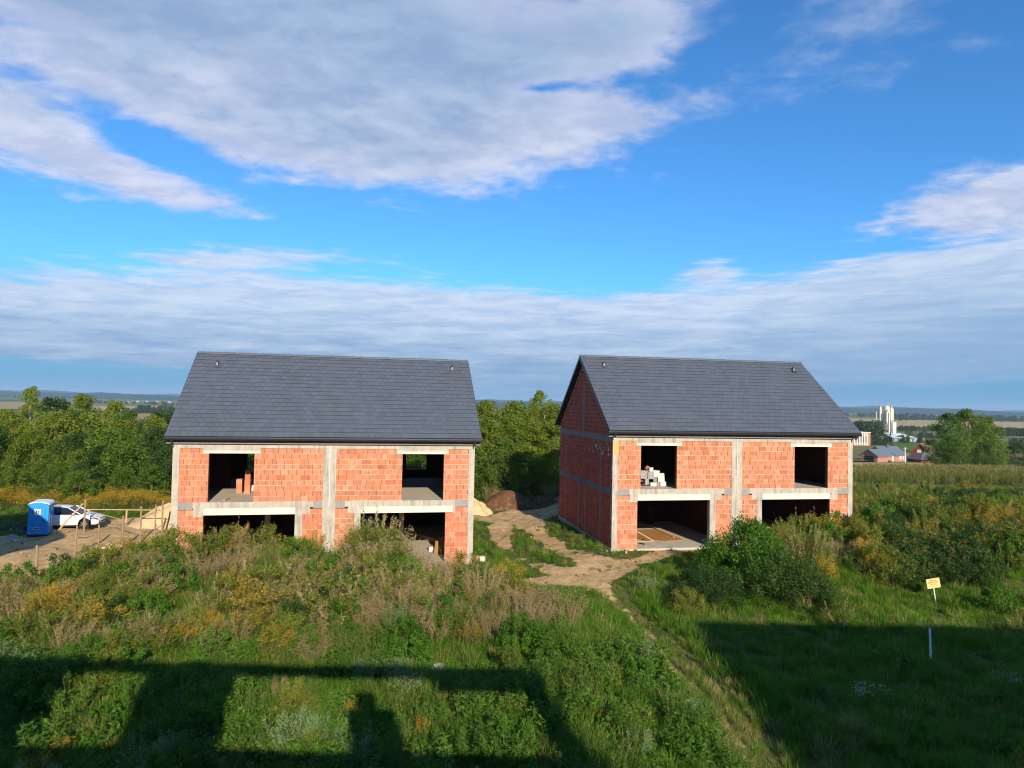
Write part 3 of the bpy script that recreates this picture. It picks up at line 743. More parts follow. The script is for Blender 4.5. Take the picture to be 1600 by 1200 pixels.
# ------------------------------------------------------------------ scatter (uncountable cover) by geometry nodes
def scatter(name, label, protos, P, rot, scl, idx):
    n = len(P)
    pc = bpy.data.collections.new(name + '_kinds')
    for i, me in enumerate(protos):
        o = bpy.data.objects.new('%s_kind_%02d' % (name, i), me); pc.objects.link(o)
    me = bpy.data.meshes.new(name); me.from_pydata(np.asarray(P).tolist(), [], [])
    a = me.attributes.new('rot', 'FLOAT_VECTOR', 'POINT'); a.data.foreach_set('vector', np.asarray(rot, np.float32).ravel())
    a = me.attributes.new('scl', 'FLOAT_VECTOR', 'POINT'); a.data.foreach_set('vector', np.asarray(scl, np.float32).ravel())
    a = me.attributes.new('idx', 'INT', 'POINT'); a.data.foreach_set('value', np.asarray(idx, np.int32))
    ng = bpy.data.node_groups.new(name + '_nodes', 'GeometryNodeTree')
    ng.interface.new_socket('Geometry', in_out='INPUT', socket_type='NodeSocketGeometry')
    ng.interface.new_socket('Geometry', in_out='OUTPUT', socket_type='NodeSocketGeometry')
    gi, go = ng.nodes.new('NodeGroupInput'), ng.nodes.new('NodeGroupOutput')
    ip = ng.nodes.new('GeometryNodeInstanceOnPoints'); ci = ng.nodes.new('GeometryNodeCollectionInfo')
    ci.inputs['Collection'].default_value = pc; ci.inputs['Separate Children'].default_value = True; ci.inputs['Reset Children'].default_value = True
    def na(nm, ty):
        q = ng.nodes.new('GeometryNodeInputNamedAttribute'); q.data_type = ty; q.inputs['Name'].default_value = nm
        return [s for s in q.outputs if s.enabled][0]
    lk = ng.links.new
    lk(gi.outputs[0], ip.inputs['Points']); lk(ci.outputs[0], ip.inputs['Instance']); ip.inputs['Pick Instance'].default_value = True
    lk(na('idx', 'INT'), ip.inputs['Instance Index']); lk(na('scl', 'FLOAT_VECTOR'), ip.inputs['Scale'])
    e2r = ng.nodes.new('FunctionNodeEulerToRotation'); lk(na('rot', 'FLOAT_VECTOR'), e2r.inputs[0]); lk(e2r.outputs[0], ip.inputs['Rotation'])
    lk(ip.outputs[0], go.inputs[0])
    o = link(name, me, label=label, kind='stuff')
    o.modifiers.new('scatter', 'NODES').node_group = ng
    return o
def sdf_house(x, y, grow=0.0):
    r = np.full(np.shape(x), 99.0)
    for h in (1, 2):
        a, b = hlocal(h, x, y); r = np.minimum(r, np.maximum(np.abs(a - W/2) - W/2, np.abs(b - L/2) - L/2))
    return r - grow
def nz(x, y, s, ph=0.0):                                   # cheap smooth noise, 0..1
    return .5 + .25*np.sin(x*s + 1.9*np.sin(y*s*.73 + ph) + ph) + .25*np.sin(y*s*1.17 + 1.7*np.sin(x*s*.61 + 2*ph) + 1.3*ph)
def cand(seed, dens, y0, y1, margin=.80, xlo=-1e9, xhi=1e9):
    """random ground points in the visible wedge; dens(y) per m2"""
    rg = RNG(seed); out = []
    y = y0
    while y < y1:
        dy = min(1.0, y1 - y); hw = margin*y + 1.5; a, b = max(-hw, xlo), min(hw, xhi)
        if b > a:
            n = rg.poisson(dens(y)*dy*(b - a)); out.append(np.stack([rg.uniform(a, b, n), rg.uniform(y, y + dy, n)], 1))
        y += dy
    return np.concatenate(out), rg
def z_dry(x, y):                                           # the dry weedy bank in front of the left house
    e = ((x + 10.0)/11.5)**2 + ((y - 26.6)/5.4)**2
    return smooth01((1.25 - e)/.5 + (nz(x, y, .9, 1.0) - .5)*.8)
def z_right(x, y):                                         # the weedy bank right of the second house
    f = smooth01((y - 30.3 - .8*np.sin(x*.6))/1.2)*smooth01((x - 12.5 + (y - 31)*-.2)/2.5)
    return f*smooth01((60 - y)/14)
def z_lawn(x, y):                                          # even mown-like grass, right foreground
    return smooth01((x - 6.5 - (22 - y)*.12)/1.5)*smooth01((31.0 - y)/1.5)
def put(name, label, protos, pts, rg, size, tilt=.12, zoff=0.0, flat=(.8, 1.25), idxf=None):
    x, y = pts[:, 0], pts[:, 1]; n = len(x)
    P = np.stack([x, y, terr(x, y) + zoff], 1)
    rot = np.stack([rg.normal(0, tilt, n), rg.normal(0, tilt, n), rg.uniform(0, 6.283, n)], 1)
    s = size(x, y)*rg.uniform(.7, 1.25, n); scl = np.stack([s*rg.uniform(*flat, n), s*rg.uniform(*flat, n), s], 1)
    idx = rg.randint(0, len(protos), n) if idxf is None else idxf(x, y, rg)
    return scatter(name, label, protos, P, rot, scl, idx)

def build_cover():
    # ---- grass: kinds 0-3 green, 4-5 pale
    g = [tuft(i, 70, .50, .20, .013, .6) for i in (1, 2)] + [tuft(i, 60, .36, .22, .012, .5) for i in (3, 4)] \
        + [tuft(5, 60, .5, .2, .012, .6, ('grass_y', 'dry'), 14, 1), tuft(6, 55, .42, .22, .012, .55, ('grass_y', 'grass'), 30, 1)]
    p, rg = cand(1, lambda y: 17 if y < 20 else 13 if y < 30 else 7 if y < 40 else 4, 10.5, 70)
    x, y = p.T; sd = dirt_sd(x, y)
    near_dirt = smooth01((sd + .18)/.35); keep = (sdf_house(x, y) > .10) & (rg.rand(len(x)) < near_dirt + .03 + .45*(nz(x, y, 1.7, .4) > .66)*(y < 45))
    keep &= ~((np.minimum(capmask(YARD, x, y), 9) < -.3))
    p = p[keep]
    def gi(x, y, rg):
        yel = .05 + .35*z_dry(x, y) + .3*smooth01((y - 38)/10)*smooth01((x - 14)/6) + .15*(nz(x, y, .8, 2.2) > .72) + .5*(capmask(PATH, x, y) < .3)
        r = rg.rand(len(x)); return np.where(r < yel, rg.randint(4, 6, len(x)), rg.randint(0, 4, len(x)))
    def gs(x, y):
        pt = .35 + .65*smooth01(capmask(PATH, x, y)/.45)
        s = .95 - .12*z_lawn(x, y) + .25*nz(x, y, .6, .3)
        nr = smooth01(dirt_sd(x, y)/1.2); hh = smooth01(sdf_house(x, y)/2.5)
        return s*(.42 + .58*nr)*(.70 + .30*hh)*pt
    put('grass', 'green meadow grass covering the foreground and house sides', g, p, rg, gs, .16, idxf=gi)
    # ---- leafy green weeds
    w = [plant(11, 9, .85, .16, .22, .16, .048, 26, ('stem', 'herb'), up=.55), plant(12, 7, .75, .14, .26, .15, .062, 22, ('stem', 'herb'), up=.3),
         plant(13, 10, .95, .15, .20, .12, .026, 30, ('stem', 'herb'), up=.7), plant(14, 6, .6, .14, .3, .22, .11, 14, ('stem', 'herb'), up=.25),
         plant(15, 8, .8, .15, .22, .10, .03, 26, ('stem', 'olive'), up=.6)]
    p, rg = cand(2, lambda y: 8 if y < 22 else 5 if y < 36 else 2.2, 10.5, 62); x, y = p.T
    lush = smooth01((23.5 - y + 2*np.sin(x*.7))/3)*smooth01((6.0 - x + (22 - y)*.1)/1.5)
    dens = .75*lush*(.25 + nz(x, y, 1.1, .7)) + .75*z_dry(x, y)*(nz(x, y, .9, 2.9) > .40) + .75*z_right(x, y)*(nz(x, y, .7, 4.1) > .35) + .05*z_lawn(x, y)*(nz(x, y, .8, 1.1) > .6)
    keep = (capmask(PATH, x, y) > .35) & (rg.rand(len(x)) < dens) & (dirt_sd(x, y) > .25) & (sdf_house(x, y) > .35); p = p[keep]
    def wi(x, y, rg):
        r = rg.rand(len(x)); ol = .15 + .35*z_dry(x, y) + .4*z_right(x, y); return np.where(r < ol, 4, (nz(x, y, .8, .2)*4*.999 + rg.rand(len(x))*1.2).astype(int) % 4)
    put('weeds', 'leafy green weeds growing thick through the foreground grass', w, p, rg, lambda x, y: .72 + .35*nz(x, y, .7, 5) + .12*z_right(x, y), .12, idxf=wi)
    # ---- dry weeds: brown seed stalks, tan grass
    d = [plant(21, 16, 1.15, .16, .30, .05, .012, 10, ('dry', 'brown', 'brown'), .3, (16, .05, .018, .45, .05), .02, .6, .004),
         plant(22, 14, 1.0, .15, .35, .06, .014, 12, ('brown', 'olive', 'brown'), .2, (18, .045, .02, .5, .06), .02, .6, .005),
         tuft(23, 80, 1.0, .20, .012, .55, ('dry', 'olive'), 30, 1), tuft(24, 70, .85, .22, .013, .7, ('dry', 'grass_y'), 30, 1),
         plant(25, 12, 1.25, .16, .32, .09, .02, 22, ('brown', 'olive', 'dry'), .15, (12, .05, .02, .3, .05), .03, .6, .006),
         plant(26, 14, 1.1, .15, .3, .05, .014, 14, ('brown', 'brown', 'brown'), .25, (16, .05, .02, .4, .05), .02, .6, .005)]
    p, rg = cand(3, lambda y: 6.5 if y < 36 else 3.2, 16, 62); x, y = p.T
    dens = .62*z_dry(x, y)*(.15 + 1.1*nz(x, y, .55, 3.3)) + .30*z_right(x, y)*(nz(x, y, .6, .9) > .4)
    keep = (rg.rand(len(x)) < dens) & (dirt_sd(x, y) > .3) & (sdf_house(x, y) > .4); p = p[keep]
    def di(x, y, rg):
        k = (nz(x, y, .42, 1.4)*6.5 + rg.normal(0, .8, len(x))).astype(int); return np.clip(k, 0, 5)
    put('dry_weeds', 'dry brown seed stalks and tan grass on the bank', d, p, rg, lambda x, y: .78 + .50*nz(x, y, .8, 2.1), .14, idxf=di)
    # ---- tall clumps that make up the body of both banks
    tw = [bush_mesh(61, 3200, .055, .34, ('stem', 'olive', 'dry'), 1.1, 30, 40), bush_mesh(62, 2600, .085, .34, ('stem', 'herb'), 1.1, 28),
          plant(63, 50, 1.0, .28, .46, .05, .016, 22, ('dry', 'brown', 'brown'), .2, (20, .045, .018, .5, .05), .02, .6, .004), bush_mesh(64, 2800, .075, .30, ('stem', 'olive'), 1.05, 28),
          plant(65, 34, 1.0, .24, .40, .10, .020, 34, ('stem', 'olive', 'gold'), .1, (26, .04, .02, .28, .10), .02, .55, .005), bush_mesh(66, 3200, .055, .5, ('stem', 'tree3'), 1.2, 30),
          plant(67, 15, 1.0, .22, .34, .20, .062, 24, ('stem', 'herb'), .06, None, .03, .3, .007), plant(68, 9, .8, .20, .40, .30, .15, 9, ('stem', 'herb'), .05, None, .03, .35, .008),
          plant(69, 24, 1.0, .22, .34, .12, .026, 44, ('stem', 'silver', 'silver'), .06, (14, .06, .016, .3, .05), .02, .8, .006)]
    p, rg = cand(4, lambda y: 1.15, 11.5, 66); x, y = p.T
    dens = .62*z_dry(x, y) + .85*z_right(x, y) + .16*smooth01((x - 20)/4)*smooth01((y - 40)/6) + .50*smooth01((24 - y)/3)*smooth01((5.5 - x + (20 - y)*.1)/1.5) + .03*z_lawn(x, y)
    keep = (rg.rand(len(x)) < dens) & (dirt_sd(x, y) > .7) & (capmask(PATH, x, y) > .6) & (sdf_house(x, y) > .6) & (np.hypot(x - 18.5, y - 29.3) > 1.6); p = p[keep]
    def ti(x, y, rg):
        r = rg.rand(len(x)); q = nz(x, y, .5, 2.4); zr = z_right(x, y)
        k = np.where(r < .22, 0, np.where(r < .44, 1, np.where(r < .60 - .25*zr, 2, np.where(r < .78, 3, np.where(r < .93, 4, 5)))))
        k = np.where((zr > .4) & (q > .74), 5, k)
        near = smooth01((24 - y)/2.5)*(1 - z_dry(x, y)*.7); r2 = rg.rand(len(x))
        return np.where(r2 < near, rg.choice([1, 6, 6, 7, 6, 8, 3, 1], len(x)), k)
    put('tall_weeds', 'tall mixed weeds crowding the banks beside both houses', tw, p, rg, lambda x, y: (1.12 + .50*nz(x, y, .6, 3.7) + .25*z_right(x, y)*(y < 45))*(1 - .28*smooth01((23 - y)/3)), .08, idxf=ti)
    # ---- maize beyond the second house
    cb = []
    for s in (31, 32, 33):
        rg2 = RNG(s); mb = MB(); mb.cur = 0; mb.tube([(0, 0, -.1), (.02, 0, 1.1), (0, .03, 2.1)], [.02, .016, .008], 4, False)
        mb.cur = 1; n = 14; a = rg2.uniform(0, 6.28, n); P = np.stack([np.zeros(n), np.zeros(n), np.linspace(.3, 1.9, n)], 1)
        mb.blades(P, np.stack([np.cos(a)*.8, np.sin(a)*.8, np.full(n, .9)], 1), rg2.uniform(.6, .95, n), np.full(n, .085), np.full(n, .9))
        mb.cur = 2; n = 12; a = rg2.uniform(0, 6.28, n); P = np.stack([np.zeros(n), np.zeros(n), np.full(n, 2.05)], 1)
        mb.blades(P, np.stack([np.cos(a)*.5, np.sin(a)*.5, np.ones(n)], 1), rg2.uniform(.32, .52, n), np.full(n, .045), np.full(n, .6))
        cb.append(mb.mesh('maize', [LM['stem'], LM['maize'], LM['dry']]))
    rg = RNG(34); n = 8000; x = rg.uniform(26, 112, n); y = np.round(rg.uniform(71, 104, n)/.75)*.75 + rg.normal(0, .06, n)
    p = np.stack([x, y], 1)
    put('maize_field', 'tall ripening maize standing in a field beyond the house', cb, p, rg, lambda x, y: .46 + .22*nz(x, y, .22, 1), .07)
    # ---- rubble and clods on the bare ground and along the house fronts
    rb = []
    for s_, m in ((71, 'brick'), (72, 'clod'), (73, 'block'), (74, 'soil')):
        rg2 = RNG(s_); v = np.array([(x, y, z) for z in (-1, 1) for y in (-1, 1) for x in (-1, 1)])*rg2.uniform(.55, 1.1, (8, 3))*np.array([.06, .045, .035])
        rb.append(MB().add(v, [(0, 2, 3, 1), (4, 5, 7, 6), (0, 1, 5, 4), (1, 3, 7, 5), (3, 2, 6, 7), (2, 0, 4, 6)]).mesh('clod', M[m]))
    p, rg = cand(6, lambda y: 3.0, 27, 56); x, y = p.T; sd = dirt_sd(x, y); hs = sdf_house(x, y)
    keep = (hs > .12) & (rg.rand(len(x)) < .55*(sd < .1) + .5*(hs < .9)*(y < 42)); p = p[keep]
    put('rubble', 'small clods and brick rubble strewn over the bare ground', rb, p, rg, lambda x, y: .55 + .8*nz(x, y, 3.1, 1.0), .6, idxf=lambda x, y, rg: rg.choice([1, 3, 1, 1, 3, 1, 3, 1, 1, 0, 2, 1], len(x)))
build_cover()

# ------------------------------------------------------------------ trees
def build_trees():
    kinds = []                                             # (crown mesh, trunk mesh, nominal height)
    spec = [('tree1', 6.5, 4.6, 6200, .20, .04), ('tree2', 7.0, 4.2, 6200, .19, .05), ('tree3', 6.0, 4.8, 6000, .20, .03), ('tree1', 7.5, 4.0, 6200, .19, .06),
            ('tree2', 6.0, 4.8, 6200, .20, .03), ('tree1', 5.5, 5.0, 6000, .21, .02), ('tree4', 5.0, 3.2, 3200, .18, .10), ('tree2', 9.0, 4.0, 6000, .18, .14)]
    for i, (m, h, w, n, s, b) in enumerate(spec):
        kinds.append((crown_mesh(100 + i, h, w, int(n*1.45), s*.88, m, b, 64, .8, (.075, .15)), trunk_mesh(200 + i, h, .05 + h*.008, 'birch' if i == 7 else 'bark'), h))
    rg = RNG(77)
    def tree(x, y, k, h, label, group=None, wide=1.0, name='tree'):
        cm, tm, h0 = kinds[k]; s = h/h0
        t = thing(name, label, 'tree', (x, y, tz(x, y) - .05), rg.uniform(0, 6.28), group); t.scale = (s*wide, s*wide, s)
        link('crown', cm, t); link('trunk', tm, t)
    # named trees
    def at_top(px, py, D): p = aty(px, py, D); return p[0], D, p[2] - tz(p[0], D)
    for px, py, D, k, wide, lb in (
            (50, 604, 70, 7, 1.0, 'tall slender birch rising highest above the thicket at far left'),
            (128, 616, 82, 1, 1.15, 'round-crowned tree behind the thicket with sky above it'),
            (84, 622, 88, 2, 1.1, 'dark tree between the tall birch and the round-crowned tree'),
            (180, 627, 78, 4, .8, 'narrow yellowish tree standing out near the fields, left of the roof'),
            (103, 652, 66, 6, 1.1, 'rusty orange tree inside the green thicket'),
            (224, 662, 84, 6, .9, 'small rusty tree at the edge of the tan field'),
            (10, 640, 64, 1, 1.0, 'leafy tree cut by the left edge of the picture'),
            (848, 611, 70, 7, 1.25, 'pale tall tree closest to the dark gable between the houses'),
            (762, 626, 68, 1, 1.1, 'bright tree touching the roof edge of the left house'),
            (806, 628, 72, 4, 1.0, 'yellowish tree in the middle of the gap between the houses'),
            (1480, 646, 128, 3, 1.15, 'tall loose tree among the bushes by the maize field'),
            (1512, 640, 136, 0, 1.1, 'broad pale tree beside the brown-roofed house'),
            (1543, 652, 140, 0, 1.0, 'rounded green tree at the right end of the tree group by the maize'),
            (1536, 692, 104, 2, 1.1, 'dark bush-like tree in front of the tree group by the maize'),
            (1583, 692, 170, 2, 1.6, 'low dark tree near the right edge beyond the maize'),
            (1466, 694, 124, 2, 1.0, 'dark low tree left of the tall loose tree'),
            (1500, 690, 112, 5, 1.3, 'leafy bush-like tree under the tall loose tree')):
        x, y, h = at_top(px, py, D); tree(x, y, k, h, lb, None, wide)
    def rows(lst, places, tail, group):
        for (D, xa, xb, step, hl, hh, ks), word in lst:
            x = xa
            while x < xb:
                xx = x + rg.uniform(-.7, .7); yy = D + rg.uniform(-1.5, 1.5); px = 800 + F*xx/yy
                pl = [p for lim, p in places if px < lim][0]
                k, hgt, wd = int(rg.choice(ks)), rg.uniform(hl, hh), rg.uniform(1.0, 1.4)
                if sdf_house(xx, yy) > 3.2 and -90 < px < 905: tree(xx, yy, k, hgt, '%s %s %s' % (word, tail, pl), group, wd)
                x += step*rg.uniform(.8, 1.1)
    rows([((51.3, -44, -17, 2.6, 2.4, 3.4, (0, 5, 4, 5)), 'low bushy front-row tree'), ((53.5, -46, -16, 3.0, 3.6, 4.8, (0, 5, 4, 2)), 'young second-row tree'), ((59, -50, -19, 3.3, 4.8, 5.8, (0, 1, 5, 4, 2)), 'leafy tree midway back'),
          ((65, -56, -22, 3.6, 5.6, 6.7, (0, 1, 3, 4)), 'taller tree toward the back'), ((74, -62, -33, 4.2, 6.0, 7.0, (0, 1, 2, 3)), 'rearmost tree')],
         ((30, 'at the left picture edge'), (85, 'above the blue toilet'), (175, 'above the white car'), (225, 'above the wooden posts'), (9999, 'next to the left house')), 'in the thicket', 'trees of the thicket behind the yard')
    rows([((59, -3.6, 5.6, 2.6, 4.2, 5.4, (4, 5, 0, 1)), 'low front-row tree'), ((63.5, -4.2, 7, 2.4, 6.0, 7.2, (1, 4, 1, 0)), 'leafy second-row tree'), ((68, -5, 9, 2.5, 6.8, 7.8, (1, 4, 3)), 'tall tree further back'), ((74, -6, 11, 2.8, 7.2, 8.2, (1, 4)), 'rearmost tree')],
         ((785, 'close to the left house'), (830, 'behind the soil heaps'), (9999, 'close to the dark gable')), 'in the gap', 'trees of the thicket between the houses')
    rows([((58.5, -15, -5, 2.9, 5.0, 6.4, (0, 1, 4)), 'young tree'), ((64, -18, -6, 3.2, 5.6, 6.6, (0, 3, 4)), 'farther tree')], ((560, 'left of the centre column'), (650, 'behind its centre column'), (9999, 'behind its upper right opening')), 'glimpsed through the left house', 'trees behind the left house')
    return tree, kinds
tree_fn, TREE_KINDS = build_trees()

# ------------------------------------------------------------------ single shrubs and clumps that stand out
def build_clumps():
    K = {
     'goldenrod': [plant(41, 26, 1.0, .22, .34, .10, .018, 26, ('stem', 'olive', 'gold'), .1, (42, .045, .022, .30, .12), .02, .55, .005),
                   plant(42, 20, 1.0, .20, .40, .10, .018, 24, ('stem', 'herb', 'gold'), .1, (46, .045, .022, .34, .14), .02, .55, .005)],
     'mugwort': [bush_mesh(43, 17000, .034, .34, ('stem', 'olive', 'dry'), 1.45, 120, 150)],
     'brown_weed': [plant(44, 70, 1.0, .34, .5, .05, .014, 18, ('brown', 'brown', 'brown'), .25, (26, .045, .018, .5, .05), .02, .6, .004)],
     'silver': [plant(45, 34, 1.0, .30, .38, .10, .022, 60, ('stem', 'silver', 'silver'), .08, (20, .06, .016, .3, .05), .02, .8, .006)],
     'nettle': [plant(46, 30, 1.0, .35, .40, .15, .042, 40, ('stem', 'herb'), .08, None, .03, .35, .006)],
     'willow': [bush_mesh(47, 19000, .050, .34, ('stem', 'herb'), 1.35, 110), bush_mesh(48, 16000, .034, .5, ('stem', 'tree3'), 1.4, 100)],
     'tussock': [tuft(49, 190, 1.0, .22, .016, .9, ('grass', 'grass_y'), 60, 1)],
     'olive_bush': [bush_mesh(50, 11000, .046, .34, ('stem', 'olive'), 1.35, 80)],
     'umbel': [plant(51, 16, 1.0, .25, .35, .08, .02, 14, ('stem', 'herb', 'white'), .1, (10, .05, .04, .06, .25), .02, .5, .004)],
    }
    rg = RNG(5)
    nm = {'goldenrod': 'goldenrod', 'mugwort': 'mugwort_bush', 'brown_weed': 'brown_weed_clump', 'silver': 'mugwort_clump', 'nettle': 'leafy_weed_clump', 'willow': 'willow_shrub', 'tussock': 'grass_tussock', 'olive_bush': 'weed_bush', 'umbel': 'white_flower_clump'}
    cats = {'goldenrod': 'goldenrod', 'mugwort': 'bush', 'brown_weed': 'weed', 'silver': 'weed', 'nettle': 'weed', 'willow': 'shrub', 'tussock': 'grass', 'olive_bush': 'bush', 'umbel': 'flower'}
    def clump(kind, px, D, h, wide, label, v=0, group=None, x=None):
        xx = aty(px, 850, D)[0] if x is None else x
        o = link(nm[kind], K[kind][v % len(K[kind])], None, (xx, D, tz(xx, D) - .03), rg.uniform(0, 6.28), label, cats[kind], group)
        o.scale = (h*wide, h*wide, h)
    # left foreground and bank
    clump('mugwort', 585, 30.6, 2.55, .98, 'big olive mugwort bush in front of the open garage with the planks')
    clump('goldenrod', 377, 31.3, 2.0, .55, 'goldenrod standing up in front of the half-hidden garage opening')
    clump('goldenrod', 75, 24.0, 1.35, .9, 'large goldenrod with deep yellow bloom at the left edge of the bank', 1)
    clump('goldenrod', 97, 24.8, 1.55, .8, 'goldenrod with brownish bloom just behind the large yellow one')
    clump('goldenrod', 300, 22.6, 1.05, .85, 'bright goldenrod on the left of the yellow pair on the bank', 1)
    clump('goldenrod', 336, 23.0, 1.2, .7, 'bright goldenrod on the right of the yellow pair on the bank')
    clump('goldenrod', 407, 23.4, 1.0, .5, 'small single goldenrod right of the yellow pair')
    clump('goldenrod', 490, 29.6, 1.6, .8, 'olive-yellow goldenrod on top of the bank between the garages')
    clump('goldenrod', 455, 29.0, 1.3, .8, 'flattened goldenrod on the bank below the centre column')
    clump('goldenrod', 385, 27.6, .9, .8, 'low yellowing goldenrod among brown stalks on the bank', 1)
    clump('goldenrod', 600, 25.4, .95, .5, 'small goldenrod in dry grass left of the sandy track', 1)
    clump('goldenrod', 26, 22.3, 1.0, .7, 'pale yellow-green goldenrod at the very left above the shadow')
    clump('goldenrod', 560, 17.2, .95, .55, 'goldenrod in the shadow behind the silvery mugwort', 1)
    clump('goldenrod', 665, 16.6, .85, .45, 'goldenrod with one small bright bloom in the shaded strip')
    clump('goldenrod', 66, 14.6, .8, .9, 'small yellow flowers in the dark bottom left corner', 1)
    clump('goldenrod', 105, 15.4, .7, .8, 'small yellow flowers right of those in the bottom left corner')
    clump('brown_weed', 443, 18.6, 1.0, .35, 'upright rusty brown seed spike in the sunlit patch', 0)
    clump('brown_weed', 262, 28.0, 1.45, 1.1, 'greyish brown weed clump by the left corner of the left house')
    clump('brown_weed', 322, 27.2, 1.35, 1.1, 'wide brown weed clump in the middle of the bank')
    clump('brown_weed', 365, 27.6, 1.3, 1.0, 'brown weed clump right of the wide one on the bank')
    clump('brown_weed', 232, 26.8, 1.25, 1.0, 'dull brown weed clump nearest the wooden posts')
    clump('brown_weed', 575, 23.3, 1.35, .75, 'pinkish brown feathery clump just above the shadow edge')
    clump('silver', 617, 23.2, 1.3, .7, 'greenish feathery clump beside the pinkish brown one')
    clump('olive_bush', 170, 25.6, 1.7, .95, 'big rounded green weed bush below the wooden posts')
    clump('olive_bush', 118, 27.6, 1.2, .8, 'green weed bush next to the nearest post')
    clump('olive_bush', 210, 25.0, 1.3, .9, 'olive weed bush right of the big rounded one')
    clump('silver', 462, 15.6, 1.45, .85, 'large silvery mugwort in the sunlit patch at bottom')
    clump('silver', 520, 15.9, 1.25, .7, 'smaller silvery mugwort right of the large one')
    clump('silver', 70, 13.6, 1.2, .7, 'silvery weed clump in the bottom left corner')
    clump('nettle', 740, 15.6, 1.25, .75, 'large-leaved weed clump in the shade at bottom centre')
    clump('nettle', 800, 15.0, 1.3, .75, 'large-leaved weed clump right of the shaded one at bottom')
    clump('nettle', 60, 18.6, 1.5, 1.0, 'big-leaved dark weed clump in the left shadow')
    clump('nettle', 120, 17.5, 1.2, .9, 'big-leaved weed clump right of the darkest one at left')
    clump('nettle', 855, 22.6, 1.0, .95, 'dark green weed clump just left of the foot path')
    clump('nettle', 905, 21.2, 1.0, .8, 'dark green weed clump close beside the foot path')
    clump('nettle', 510, 28.5, 1.4, .7, 'bright green weed clump below the centre column of the left house')
    # shrubs before the right house
    clump('willow', 1165, 30.4, 2.9, 1.05, 'tall bright leafy shrub in front of the right house')
    clump('willow', 1215, 29.2, 2.5, 1.15, 'dark green shrub right of the tall bright one', 1)
    clump('willow', 1105, 28.8, 1.7, 1.3, 'low dark shrub at the left foot of the tall bright one', 1)
    clump('willow', 1262, 28.2, 1.8, 1.0, 'small dark shrub at the grass edge', 1)
    clump('olive_bush', 1075, 27.4, 1.25, .95, 'drooping pale green weed bush beside the foot path')
    clump('mugwort', 1262, 30.6, 2.3, .7, 'tall feathery mugwort bush before the right garage opening')
    clump('goldenrod', 1290, 29.3, 1.9, .65, 'rusty yellow goldenrod at the right end of the shrubs')
    clump('olive_bush', 1225, 32.8, 2.2, .8, 'olive bush tight against the right garage opening')
    clump('silver', 1012, 29.6, .9, .9, 'grey-green weed clump at the edge of the track')
    # weedy bank, right
    for px, D, h, wd, lb in ((1376, 38.5, 1.35, .9, 'goldenrod high on the bank by the corner of the right house'), (1405, 33.0, 1.6, .8, 'goldenrod in the row above the yellow sign, first from left'),
                             (1435, 32.6, 1.6, .7, 'goldenrod in the row above the yellow sign, second from left'), (1470, 33.0, 1.7, .8, 'goldenrod directly above the yellow sign'),
                             (1500, 32.8, 1.5, .7, 'goldenrod just right of and above the yellow sign'), (1352, 32.2, 1.6, .7, 'brown-yellow goldenrod at the left start of the right bank'),
                             (1535, 33.5, 1.4, .7, 'goldenrod halfway between the sign and right edge'), (1455, 46, 1.9, .8, 'tall goldenrod on the far meadow above the bank'),
                             (1572, 36, 1.5, .7, 'goldenrod below the sandy bare patch at right'), (1545, 42.5, 1.5, 1.0, 'broad goldenrod patch right on the upper bank'),
                             (1585, 45, 1.5, .9, 'goldenrod on the upper bank at the right edge'), (1395, 41, 1.2, .9, 'low goldenrod behind the corner of the right house')):
        clump('goldenrod', px, D, h, wd, lb, int(px))
    for px, D, h, wd, lb in ((1430, 36.5, 1.7, .9, 'dark olive bush in the middle of the right bank'), (1490, 37, 1.9, 1.0, 'large dark bush right of centre on the right bank'),
                             (1545, 38.0, 1.7, 1.0, 'green bush left of the sandy bare patch'), (1395, 36.0, 1.6, .9, 'dark bush below the goldenrod by the house corner'), (1590, 33.5, 1.5, .9, 'green bush at the right edge above the grass'),
                             (1345, 35.0, 1.6, .9, 'leafy bush against the right end of the right house')):
        clump('willow' if px in (1490, 1395, 1430) else 'olive_bush', px, D, h, wd, lb, 1)
    for px, D, h, lb in ((1330, 17.5, .95, 'long-bladed grass tussock in the dark grass, left one'), (1385, 16.6, .9, 'long-bladed grass tussock in the dark grass, middle one'), (1490, 15.6, .9, 'long-bladed grass tussock at the bottom right'),
                         (1545, 15.2, .9, 'long-bladed grass tussock nearest the bottom right corner')):
        clump('tussock', px, D, h, .8, lb)
    clump('umbel', 1365, 19.0, .75, 1.0, 'white flower clump in the dark grass left of the white stake')
    clump('umbel', 1570, 20.5, .6, 1.0, 'white flower clump in the dark grass at the right edge')
    # golden band behind the yard
    k = 0
    for px in np.linspace(-60, 268, 30):
        D = 48.0 + 1.5*math.sin(px*.3); clump('goldenrod', px, D + (2.2 if k % 2 else 0), rg.uniform(1.3, 1.9), .95, '%s goldenrod in the yellow band %s' % (('front', 'rear')[k % 2], 'left of the toilet' if px < 40 else 'behind the toilet' if px < 85 else 'behind the car' if px < 165 else 'behind the rails' if px < 225 else 'near the sand heap'), k, 'goldenrods along the thicket edge'); k += 1
    for px, lb in ((765, 'reddish brown weed clump on the soil heap'), (858, 'brown weed clump behind the soil heap')):
        clump('brown_weed', px, 55.5, 2.0, .6, lb)
build_clumps()

